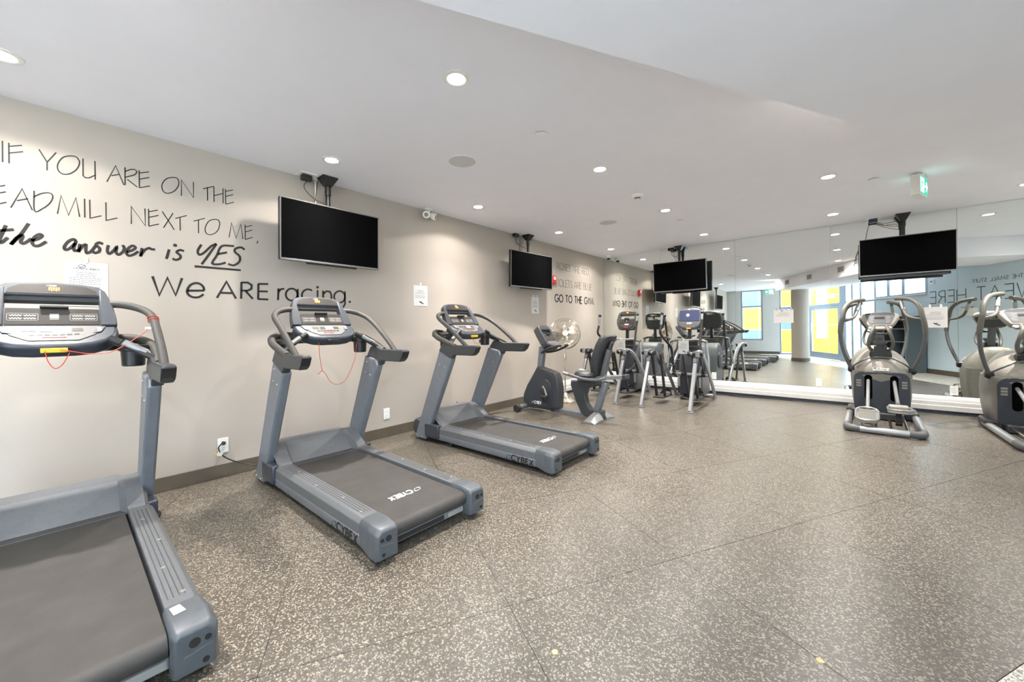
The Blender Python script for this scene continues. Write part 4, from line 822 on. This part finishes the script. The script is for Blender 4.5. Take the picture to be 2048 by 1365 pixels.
for i, (x, y, rz, lb) in enumerate(((4.25, 6.45, -.03, 'grey elliptical standing fully in view by mirror'), (5.44, 6.45, .02, 'grey elliptical cut off by the right frame edge'))):
    e = el if i == 0 else copy_tree(el); e.location = (x, y, 0); e.rotation_euler = (0, 0, rz); e['label'] = lb
# ------------------------------------------------------------------ pedestal fan
O = (.46, 5.33, 0); N = lambda: MB(O)
fan = thing('pedestal_fan', 'chrome pedestal fan with round wire guard by greige wall', 'fan', O)
N().lathe([(.165, 0), (.17, .012), (.165, .025), (.10, .05), (.05, .09), (.03, .14), (.02, .15)], O, 32).build('base', 'fan_chrome', fan)
N().tube([(O[0], O[1], .14), (O[0], O[1], .72)], .013, 12, 0).build('pole', 'fan_chrome', fan); N().tube([(O[0], O[1], .70), (O[0], O[1], 1.02)], .010, 12, 0).build('upper_pole', 'fan_chrome', fan)
N().lathe([(.018, -.05), (.02, 0), (.018, .05)], (O[0], O[1], .72), 14).build('height_collar', 'chrome', fan)
d = V((.60, -.78, .14)).normalized(); hc = V((O[0], O[1], 1.10))+d*.06; fx = V((0, 0, 1)).cross(d).normalized(); fh = Frame(hc, fx, d.cross(fx), d)
N().lathe([(.02, -.16), (.055, -.14), (.06, -.05), (.04, -.03), (.015, -.02), (.015, .02), (.03, .02), (.03, .05), (.015, .06)], hc, 20, d).build('motor', 'fan_chrome', fan)
N().bar((O[0], O[1], .98), hc-d*.10, .03, .03, d).build('tilt_bracket', 'fan_chrome', fan)
for k in range(4):
    a0 = math.radians(90*k+20); pts = []
    for r0, w0 in ((.03, .2), (.10, .50), (.18, .55), (.215, .35)):
        pts.append((r0, w0))
    vs = []
    for r0, w0 in pts:
        for q in (-1, -.3, .4, 1): vs.append(fh.p(r0*math.cos(a0+q*w0), r0*math.sin(a0+q*w0), .035-q*.03))
    N().add(vs, [(i*4+j, i*4+j+1, (i+1)*4+j+1, (i+1)*4+j) for i in range(3) for j in range(3)]).build('blade', 'fan_chrome', fan)
gd_ = N()
for c_, rr in ((-.035, .235), (.095, .10), (.06, .20), (.03, .245), (-.0, .25)): gd_.tube([fh.p(rr*math.cos(2*math.pi*k/36), rr*math.sin(2*math.pi*k/36), c_) for k in range(36)], .003 if rr < .24 else .005, 6, 0, closed=True)
for k in range(64):
    a0 = 2*math.pi*k/64; u_ = (math.cos(a0), math.sin(a0))
    gd_.tube([fh.p(u_[0]*.045, u_[1]*.045, .10), fh.p(u_[0]*.10, u_[1]*.10, .095), fh.p(u_[0]*.20, u_[1]*.20, .06), fh.p(u_[0]*.245, u_[1]*.245, .03)], .0016, 5, 0, cap=False)
    gd_.tube([fh.p(u_[0]*.05, u_[1]*.05, -.06), fh.p(u_[0]*.20, u_[1]*.20, -.05), fh.p(u_[0]*.248, u_[1]*.248, 0)], .0016, 5, 0, cap=False)
gd_.build('wire_guard', 'chrome', fan)
N().lathe([(.0, .108), (.045, .106), (.048, .098)], hc, 20, d).build('guard_badge', 'fan_chrome', fan)
# ------------------------------------------------------------------ televisions on ceiling poles
def make_tv(center, ang, mount, label, soundbar=False, w_=.93, h_=.545):
    # ang: direction the screen faces (radians, in plan); center = middle of the screen
    n = V((math.cos(ang), math.sin(ang), 0)); n = (n+V((0, 0, -.03))).normalized(); ex = V((0, 0, 1)).cross(n).normalized(); f = Frame(center, ex, n.cross(ex), n)
    O = (mount[0], mount[1], H); N = lambda: MB(O)
    t = thing('television', label, 'television', O, group='televisions on ceiling poles')
    b = N().fprism(f, rrect(-w_/2, w_/2, -h_/2, h_/2, .008), -.045, 0).build('cabinet', 'black_plastic', t, bevel=.004)
    for a0, a1, b0, b1 in ((-w_/2, w_/2, h_/2-.010, h_/2), (-w_/2, w_/2, -h_/2, -h_/2+.017), (-w_/2, -w_/2+.010, -h_/2, h_/2), (w_/2-.010, w_/2, -h_/2, h_/2)): N().fbox(f, a0, a1, b0, b1, -.006, .003).build('bezel', 'tv_bezel', b, bevel=.001)
    N().fbox(f, -w_/2+.010, w_/2-.010, -h_/2+.017, h_/2-.010, .0, .001).build('screen', 'tv_black', t)
    N().fbox(f, -w_*.38, w_*.38, -h_*.42, h_*.30, -.075, -.044).build('rear_housing', 'black_plastic', t, bevel=.012)
    p = V((mount[0], mount[1], 0)); tail = f.p(0, .05, -.08)
    N().loft([[(p.x+sx, p.y+sy, z) for sx, sy in ((-r, -r), (r, -r), (r, r), (-r, r))] for r, z in ((.075, H), (.07, H-.012), (.035, H-.075), (.03, H-.085))]).build('ceiling_plate', 'black_plastic', t, bevel=.004)
    N().tube([(p.x, p.y, H-.07), (p.x, p.y, center[2]+.02)], .022, 14, 0).build('pole', 'black_plastic', t)
    N().tube([(p.x, p.y, H-.17), (p.x, p.y, H-.09)], .028, 14, 0).build('pole_collar', 'black_plastic', t)
    N().bar((p.x, p.y, center[2]+.04), tail, .08, .12).build('mount_bracket', 'black_plastic', t, bevel=.006)
    if soundbar: N().fbox(f, -w_/2+.02, w_*.42, -h_/2-.04, -h_/2-.002, -.05, -.01).build('speaker_bar', 'charcoal', t, bevel=.006)
    else: N().fbox(f, -w_*.25, w_*.25, -h_/2-.014, -h_/2, -.045, -.012).build('speaker_slot', 'black_plastic', t)
    return t, f
T1 = make_tv((.255, 1.69, 2.102), 0.0, (.14, 1.69), 'black television hanging above the middle treadmill')
T2 = make_tv((.235, 4.80, 2.10), -.07, (.11, 4.85), 'black television hanging above the recumbent bike', w_=.965)
T3 = make_tv((1.625, 7.365, 2.12), -math.pi/2, (1.605, 7.47), 'black television hanging above the arc trainers', w_=.93)
T4 = make_tv((4.54, 7.35, 2.118), -math.pi/2, (4.53, 7.46), 'black television hanging above the elliptical', True, w_=.92, h_=.52)
T0 = make_tv((.255, -1.40, 2.102), 0.0, (.14, -1.40), 'black television seen only in the mirror, nearest the window')
def box_outlet(tv, x0, x1, y0, y1, cables, mname='black_plastic', z0=H-.06):
    O = tuple(tv.location)
    t = MB(O).box(x0, x1, y0, y1, z0, H-.008).build('power_adapter', mname, tv, bevel=.006)
    MB(O).box(x0-.035, x1+.035, y0-.03, y1+.03, H-.008, H).build('outlet_plate', 'white_plastic', t, bevel=.002)
    for c_, r_, m_ in cables: MB(O).tube(c_, r_, 6, 6).build('cable', m_, t)
box_outlet(T1[0], .055, .115, 1.47, 1.56, [([(.085, 1.52, 2.63), (.07, 1.50, 2.56), (.09, 1.58, 2.47), (.14, 1.68, 2.42)], .0035, 'black_plastic'), ([(.05, 1.61, H), (.05, 1.61, 2.36)], .006, 'white_plastic'), ([(.09, 1.62, H-.03), (.04, 1.60, 2.40)], .003, 'black_plastic')])
box_outlet(T2[0], .035, .085, 4.56, 4.66, [([(.06, 4.62, 2.63), (.05, 4.63, 2.55), (.07, 4.72, 2.50), (.11, 4.84, 2.46)], .0035, 'black_plastic'), ([(.05, 4.72, H), (.05, 4.70, 2.36)], .007, 'steel_paint'), ([(.06, 4.58, 2.64), (.05, 4.66, 2.52), (.05, 4.76, 2.56)], .003, 'black_plastic')])
box_outlet(T3[0], 1.40, 1.50, 7.46, 7.53, [([(1.45, 7.49, 2.63), (1.47, 7.48, 2.54), (1.54, 7.47, 2.50), (1.60, 7.47, 2.53)], .0035, 'black_plastic'), ([(1.49, 7.49, 2.63), (1.50, 7.48, 2.52), (1.56, 7.46, 2.42)], .003, 'black_plastic')])
box_outlet(T4[0], 4.19, 4.28, 7.46, 7.52, [([(4.27, 7.52, 2.63), (4.36, 7.50, 2.595), (4.46, 7.48, 2.60), (4.52, 7.46, 2.57)], .0035, 'black_plastic'), ([(4.27, 7.52, 2.62), (4.38, 7.50, 2.56), (4.50, 7.46, 2.52)], .0035, 'black_plastic'), ([(4.20, 7.52, 2.63), (4.17, 7.50, 2.50), (4.15, 7.44, 2.35)], .003, 'black_plastic')], 'dark_kick')
MB(tuple(T4[0].location)).tube([(4.085, 7.385, 2.28), (4.06, 7.40, 2.20), (4.045, 7.40, 2.15), (4.06, 7.40, 2.12), (4.03, 7.40, 2.09), (4.05, 7.40, 2.06), (4.085, 7.385, 2.08)], .0035, 6, 5).build('loose_cable', 'black_plastic', T4[0])
# ------------------------------------------------------------------ recessed lights
# reflector lamp: bright core with a weak wide spill, cut off by the trim
LAMP = bpy.data.lights.new('lamp', 'SPOT'); LAMP.energy = SPOT_W; LAMP.color = (1.0, .95, .91); LAMP.spot_size = math.radians(142); LAMP.spot_blend = .22; LAMP.shadow_soft_size = .035
LAMP.use_nodes = True; _n = LAMP.node_tree.nodes; _l = LAMP.node_tree.links; _e = _n['Emission']
_tc = _n.new('ShaderNodeTexCoord'); _sp = _n.new('ShaderNodeSeparateXYZ'); _ab = _n.new('ShaderNodeMath'); _ab.operation = 'ABSOLUTE'; _rp = _n.new('ShaderNodeValToRGB')
_l.new(_tc.outputs['Normal'], _sp.inputs[0]); _l.new(_sp.outputs['Z'], _ab.inputs[0]); _l.new(_ab.outputs[0], _rp.inputs[0]); _l.new(_rp.outputs[0], _e.inputs['Strength'])
_el = _rp.color_ramp.elements; _el[0].position = .30; _el[0].color = (.06, .06, .06, 1); _el[1].position = .995; _el[1].color = (1, 1, 1, 1)
for _p, _v in ((.52, .075), (.71, .12), (.86, .27), (.94, .62)): _q = _el.new(_p); _q.color = (_v, _v, _v, 1)
def downlight(x, y, label):
    O = (x, y, H); t = thing('downlight', label, 'ceiling light', O, group='recessed ceiling lights')
    MB(O).lathe([(.052, 0), (.078, 0), (.078, -.004), (.060, -.007), (.052, -.004), (.052, 0)], O, 28, cap=False).build('trim_ring', 'white_plastic', t)
    MB(O).lathe([(.0, -.002), (.052, -.002), (.052, 0)], O, 24).build('lens', 'lamp_glow', t)
    lo = bpy.data.objects.new('lamp', LAMP); COL.objects.link(lo); lo.parent = t; lo.location = (0, 0, -.02)
LX, LY = (.57, 2.20, 3.81, 5.43), (-.20, 1.535, 3.30, 5.04, 6.80)
nm = {(0, 0): 'recessed light by the greige wall at left frame edge', (0, 1): 'recessed light by the greige wall before the first television', (0, 2): 'recessed light by the greige wall between the two televisions', (0, 3): 'recessed light by the greige wall after the second television', (0, 4): 'recessed light in the corner above the dome camera',
      (1, 0): 'recessed light in second row, seen only in mirror', (1, 1): 'large recessed light nearest the camera at top centre', (1, 2): 'recessed light between ceiling speaker and smoke detector', (1, 3): 'recessed light beside the far sprinkler cover', (1, 4): 'recessed light in front of the arc trainer television',
      (2, 2): 'recessed light beside the bulkhead, seen only in mirror', (2, 3): 'recessed light left of the exit sign', (2, 4): 'recessed light close to mirror, left of right television', (3, 4): 'recessed light at right frame edge by mirror'}
LX += (7.05,); nm[(4, 4)] = 'added recessed light right of the frame, brightening the blue wall'  # unseen lamp continuing the grid, added to light the blue wall
downlight(6.44, 5.15, 'added unseen recessed light beyond the bulkhead, brightening the blue wall')  # extra out-of-view lamp off the grid, put in to brighten the blue wall
for (i, j), lb in nm.items(): downlight(LX[i], LY[j], lb)
# ------------------------------------------------------------------ ceiling devices
def ceil_disc(name, x, y, prof, m_, label, cat, n=28, group=None):
    return tag(MB((x, y, H)).lathe([(r, -h) for r, h in prof], (x, y, H), n).build(name, m_), label, cat, group)
for x, y, lb in ((1.38, 2.316, 'round ceiling speaker grille nearer the camera'), (1.40, 5.045, 'round ceiling speaker grille nearer the mirror')):
    t = thing('ceiling_speaker', lb, 'speaker', (x, y, H), group='ceiling speakers'); MB((x, y, H)).lathe([(.118, 0), (.118, -.004), (0, -.005)], (x, y, H), 36).build('grille', 'grille', t); MB((x, y, H)).lathe([(.118, 0), (.126, 0), (.126, -.003), (.118, -.005), (.118, 0)], (x, y, H), 36, cap=False).build('rim', 'ceiling_paint', t)
for x, y, lb in ((2.183, 2.398, 'flat round sprinkler cover nearer the camera'), (2.191, 5.662, 'flat round sprinkler cover nearer the mirror'), (4.16, 5.45, 'flat round sprinkler cover beside the exit sign')):
    t = thing('sprinkler_cover', lb, 'sprinkler', (x, y, H), group='sprinkler covers'); MB((x, y, H)).lathe([(.03, 0), (.03, -.007), (.04, -.007)], (x, y, H), 20).build('cup', 'white_plastic', t); MB((x, y, H)).lathe([(.045, -.006), (.045, -.011), (.0, -.0115)], (x, y, H), 24).build('cover_plate', 'ceiling_paint', t)
t = thing('smoke_detector', 'white smoke detector with dark chamber on ceiling', 'smoke detector', (2.172, 4.231, H))
MB((2.172, 4.231, H)).lathe([(.065, 0), (.065, -.012), (.055, -.028), (.03, -.034), (.03, -.05), (.0, -.052)], (2.172, 4.231, H), 28).build('housing', 'white_plastic', t); MB((2.172, 4.231, H)).lathe([(.031, -.036), (.032, -.044), (.031, -.047)], (2.172, 4.231, H), 20).build('chamber', 'black_plastic', t)
t = thing('dome_camera', 'white dome camera with black lens in ceiling corner', 'camera', (.24, 7.36, H))
MB((.24, 7.36, H)).lathe([(.06, 0), (.062, -.02), (.05, -.055), (.035, -.06)], (.24, 7.36, H), 24).build('housing', 'white_plastic', t); MB((.24, 7.36, H)).lathe([(.036, -.055), (.036, -.075), (.02, -.092), (0, -.095)], (.24, 7.36, H), 20).build('lens_ball', 'black_plastic', t)
# twin-head emergency light
t = thing('emergency_light', 'white twin-head emergency light where wall meets ceiling', 'emergency light', (.07, 2.95, H))
O = (.07, 2.95, H); MB(O).lathe([(.05, 0), (.05, -.012), (.035, -.02), (.012, -.024), (.012, -.06)], O, 20).build('canopy', 'white_plastic', t)
for dy in (-1, 1):
    d = V((.75, dy*.55, -.35)).normalized(); c_ = V(O)+V((.0, dy*.045, -.075)); hd_ = MB(O).lathe([(.022, -.045), (.030, -.03), (.042, .02), (.044, .045), (.038, .047)], c_, 18, d).build('lamp_head', 'white_plastic', t); MB(O).lathe([(.038, .046), (.0, .049)], c_, 18, d).build('lens', 'print_grey', hd_)
# exit signs
def exit_sign(O, rotz, label, drop=.02):
    t = thing('exit_sign', label, 'exit sign', O, rotz, group='exit signs')
    Q = (0, 0, 0); b = MB(Q).box(-.14, .14, -.033, .033, -drop-.20, -drop).build('housing', 'white_plastic', t, bevel=.004); MB(Q).box(-.05, .05, -.035, .035, -drop, 0).build('canopy', 'white_plastic', t, bevel=.003)
    for s in (-1, 1):
        f = Frame((0, s*.0332, -drop-.10), (-s, 0, 0), (0, 0, 1), (0, s, 0))
        p_ = MB(Q).fbox(f, -.132, .132, -.085, .085, 0, .002).build('green_panel', 'exit_green', b)
        g = MB(Q); g.fbox(f, -.125, .0, -.07, .07, .002, .003); g.build('pictogram_field', 'exit_white', p_)
        g = MB(Q)
        for st in ([(-.06, .035), (-.075, .0), (-.06, -.025), (-.075, -.055)], [(-.075, .0), (-.095, -.02), (-.115, -.03)], [(-.065, .03), (-.04, .015), (-.025, .025)], [(-.065, .03), (-.09, .02), (-.10, -.0)]): g.ribbon(f, st, .012, .001, .003)
        g.fprism(f, arc(-.05, .05, .012, .012, 0, 330, 11), .003, .004); g.build('running_figure', 'exit_green', p_, smooth=False)
        g = MB(Q); g.ribbon(f, [(.025, 0), (.10, 0)], .02, .001, .002); g.ribbon(f, [(.07, .045), (.11, 0), (.07, -.045)], .02, .001, .002); g.build('arrow', 'exit_white', p_, smooth=False)
    return t
exit_sign((4.50, 5.62, H), math.radians(73), 'green exit sign hanging from ceiling, seen edge-on')
exit_sign((1.55, YB+.12, H), 0, 'green exit sign by back wall, seen in mirror')
# fire alarm
t = thing('fire_alarm', 'red fire alarm on greige wall, half hidden by television', 'fire alarm', (0, 5.68, 2.0))
MB((0, 5.68, 2.0)).box(0.0005, .045, 5.62, 5.74, 1.98, 2.13).build('body', 'red', t, bevel=.008); MB((0, 5.68, 2.0)).box(.045, .052, 5.65, 5.71, 2.05, 2.11).build('strobe', 'white_plastic', t, bevel=.006)
# ------------------------------------------------------------------ outlets
def outlet(f, label):
    t = thing('wall_outlet', label, 'outlet', f.o, group='wall outlets'); O = f.o
    MB(O).fprism(f, rrect(-.037, .037, -.06, .06, .004, 2), .0005, .006).build('cover_plate', 'white_plastic', t, bevel=.0015)
    for b_ in (-.022, .022):
        q = MB(O).fprism(f, rrect(-.017, .017, b_-.014, b_+.014, .006, 3), .006, .0075).build('socket', 'white_plastic', t)
        for a in (-.006, .006): MB(O).fbox(f, a-.0012, a+.0012, b_-.002, b_+.006, .0075, .008).build('slot', 'black_plastic', q)
fwl = lambda y, z: Frame((0, y, z), (0, 1, 0), (0, 0, 1), (1, 0, 0)); fml = lambda x, z: Frame((x, YM, z), (1, 0, 0), (0, 0, 1), (0, -1, 0))
outlet(fwl(.858, .264), 'white wall outlet with black plug behind middle treadmill'); outlet(fwl(2.371, .261), 'empty white wall outlet between the two treadmills')
outlet(fml(3.609, .311), 'white outlet set in mirror left of the elliptical'); outlet(fml(4.988, .311), 'white outlet set in mirror between the ellipticals'); outlet(fml(2.141, .311), 'white outlet set in mirror beside the arc trainer')
t = mills[1]; O = tuple(mills[1].location)
MB(O).lathe([(.014, 0), (.016, .02), (.010, .035), (.006, .04)], (.008, .858, .286), 14, (1, 0, 0)).build('power_plug', 'black_plastic', t)
MB(O).tube([(.045, .858, .286), (.06, .835, .290), (.06, .815, .265), (.055, .825, .225), (.05, .845, .19), (.045, .90, .14), (.06, .97, .10), (.12, 1.05, .075), (.20, 1.12, .08)], .005, 8).build('power_cord', 'black_plastic', t)
MB(O).fprism(Frame((.058, .815, .235), (0, 1, 0), (0, 0, 1)), [(-.01, -.035), (.02, -.045), (.03, -.02), (.012, .02), (-.012, .01)], -.001, .001).build('tag', 'paper', t, smooth=False); MB(O).fprism(Frame((.058, .800, .225), (0, 1, 0), (0, 0, 1)), [(-.008, -.012), (.004, -.018), (.010, .015), (.0, .018)], -.001, .001).build('orange_tag', 'led_orange' if False else 'yellow_tag', t, smooth=False)
MB(tuple(mills[0].location)).tube([(.45, .30, .03), (.42, .38, .012), (.45, .41, .008), (.52, .395, .008), (.53, .37, .02)], .006, 8).build('power_cord', 'black_plastic', mills[0])
MB(tuple(mills[2].location)).tube([(.10, 3.28, .22), (.09, 3.33, .14), (.12, 3.38, .05), (.16, 3.40, .008), (.20, 3.42, .007)], .005, 8).build('power_cord', 'black_plastic', mills[2])
tag(MB((.15, 3.7, 0)).tube([(.10, 3.32, .26), (.08, 3.42, .16), (.12, 3.55, .03), (.20, 3.70, .007), (.15, 3.95, .007), (.22, 4.20, .007), (.33, 4.40, .02)], .005, 8).build('power_cable', 'black_plastic'), 'black cable running along floor to the recumbent bike', 'cable')
tag(MB((2.5, 7.45, 0)).tube([(2.10, 7.30, .008), (2.3, 7.46, .008), (2.5, 7.40, .008), (2.7, 7.43, .008), (2.95, 7.475, .008), (3.3, 7.485, .008)], .007, 8).build('floor_cable', 'black_plastic'), 'black cable on floor along the heater cover', 'cable')
# ------------------------------------------------------------------ notices
def notice(f, w_, h_, label, icon=True, head='', hooks=(0,), hook_m='white_plastic', lines=11):
    t = thing('paper_notice', label, 'notice', f.o, group='paper notices'); O = f.o; N = lambda: MB(O)
    s = N().fbox(f, -w_/2, w_/2, -h_/2, h_/2, .002, .0032).build('sheet', 'paper', t, smooth=False)
    g = N(); y = h_/2-.05*h_
    if head:
        put_text(g, f, head, -w_*.30, h_/2-.17*h_, w_*.6, .035*h_, .0022, .0004, .2, 0, .0032)
    rr = random.Random(len(label))
    y = h_*.26
    for k in range(lines):
        ww = w_*(.62+.14*rr.random()) if k > 2 else w_*.45
        x0 = -w_*.38 if k > 2 else -ww/2; x = x0
        while x < x0+ww:
            l_ = w_*(.03+.06*rr.random()); g.ribbon(f, [(x, y), (min(x+l_, x0+ww), y)], h_*.012, .0004, .0032); x += l_+w_*.018
        y -= h_*.042 if k != lines//2 else h_*.075
    g.build('printed_text', 'print_text', s, smooth=False)
    if icon:
        g = N(); g.ribbon(f, [(-.02*1, -h_*.28), (.0, -h_*.33), (.035, -h_*.38), (.03, -h_*.40)], .012, .0005, .0032); g.ribbon(f, [(-.005, -h_*.32), (.018, -h_*.27)], .008, .0005, .0032); g.build('printed_icon', 'ink', s, smooth=False)
    else:
        g = N(); g.ribbon(f, arc(-.02, h_*.40, .016, .012, 20, 380, 14), .003, .0005, .0032); g.ribbon(f, [(-.03, h_*.37), (-.005, h_*.43)], .003, .0005, .0032); g.build('printed_logo', 'ink', s, smooth=False)
    for a in hooks:
        N().fprism(f, rrect(a-.009, a+.009, h_/2-.008, h_/2+.035, .006, 2), .0004, .008).build('hook', hook_m, t, bevel=.001)
    return t
notice(fwl(.108, 1.545), .205, .30, 'white notice hung on greige wall behind nearest treadmill', False, 'ATTENTION ALL RESIDENTS', lines=12)
notice(fwl(2.855, 1.618), .205, .25, 'white notice hung on greige wall between the treadmills', lines=9)
notice(fwl(5.154, 1.586), .205, .275, 'white notice hung on greige wall below the second television', hooks=(-.05, .05), lines=9)
notice(fml(3.172, 1.339), .26, .215, 'white notice hung on mirror between trainer and elliptical', False, '', (-.09, -.02, .04, .10), 'silver', lines=6)
notice(fml(4.833, 1.273), .215, .275, 'white notice hung on mirror between the ellipticals', hooks=(-.05, .05), lines=9)
for xc, lb in ((.845, 'white notice card hung on the left arc trainer'), (1.945, 'white notice card hung on the right arc trainer')):
    notice(Frame((xc-.055, 6.716, .855), (1, 0, 0), (0, -.05, 1)), .165, .225, lb, lines=9)
# ------------------------------------------------------------------ things seen only in the mirror
def rot_thing(name, label, cat, u, v, z=0):
    x, y = uvw(u, v); return thing(name, label, cat, (x, y, z), TH)
t = rot_thing('shelf_unit', 'grey open cubby shelf against the blue wall', 'shelf', 3.60, VW-.25)
P0 = (0, 0, 0)
for s in (-1, 1): MB(P0).box(s*.45-.012, s*.45+.012, -.22, .20, 0, 1.36).build('side_panel', 'shelf_grey', t, bevel=.002)
MB(P0).box(-.44, .44, -.235, -.22, 0, 1.36).build('back_panel', 'shelf_dark', t)
for z in (.06, .40, .74, 1.06, 1.36): MB(P0).box(-.44, .44, -.22, .20, z-.012, z+.012).build('shelf_board', 'shelf_grey', t, bevel=.002)
MB(P0).box(-.02, .02, -.22, .19, .07, 1.05).build('divider', 'shelf_grey', t)
t = rot_thing('thermostat', 'small white thermostat on the blue wall', 'thermostat', 4.22, VW-.02, 2.155); MB(P0).fprism(Frame((0, 0, 0), (1, 0, 0), (0, 0, 1), (0, 1, 0)), rrect(-.05, .05, -.05, .05, .008), -.0195, .012).build('body', 'white_plastic', t, bevel=.004); MB(P0).box(-.03, .03, .012, .014, -.01, .03).build('display', 'print_grey', t)
t = rot_thing('towel_dispenser', 'white paper roll dispenser on the blue wall', 'dispenser', 5.20, VW-.06, 1.45); MB(P0).box(-.13, .13, -.059, .03, -.12, .06).build('body', 'white_plastic', t, bevel=.012); MB(P0).tube([(-.14, .04, .07), (.14, .04, .07)], .012, 10, 0).build('roll_bar', 'silver', t)
for x, y, lb in ((None, (1110, 1305), 'small tan scrap on the floor near the bottom centre'), (None, (1640, 1322), 'faint tan scrap on the floor at bottom right')):
    d = _F+_R*((y[0]-1024)/F_PX)-_U*((y[1]-CY)/F_PX); q = CAM+d*(-CAM.z/d.z)
    tag(MB((q.x, q.y, 0)).fprism(Frame((q.x, q.y, 0), (1, 0, 0), (0, 1, 0)), [(-.012, -.006), (0, -.013), (.014, -.004), (.008, .008), (-.002, .013), (-.010, .006)], .0003, .0014).build('floor_scrap', 'leaf_scrap', smooth=False), lb, 'scrap')
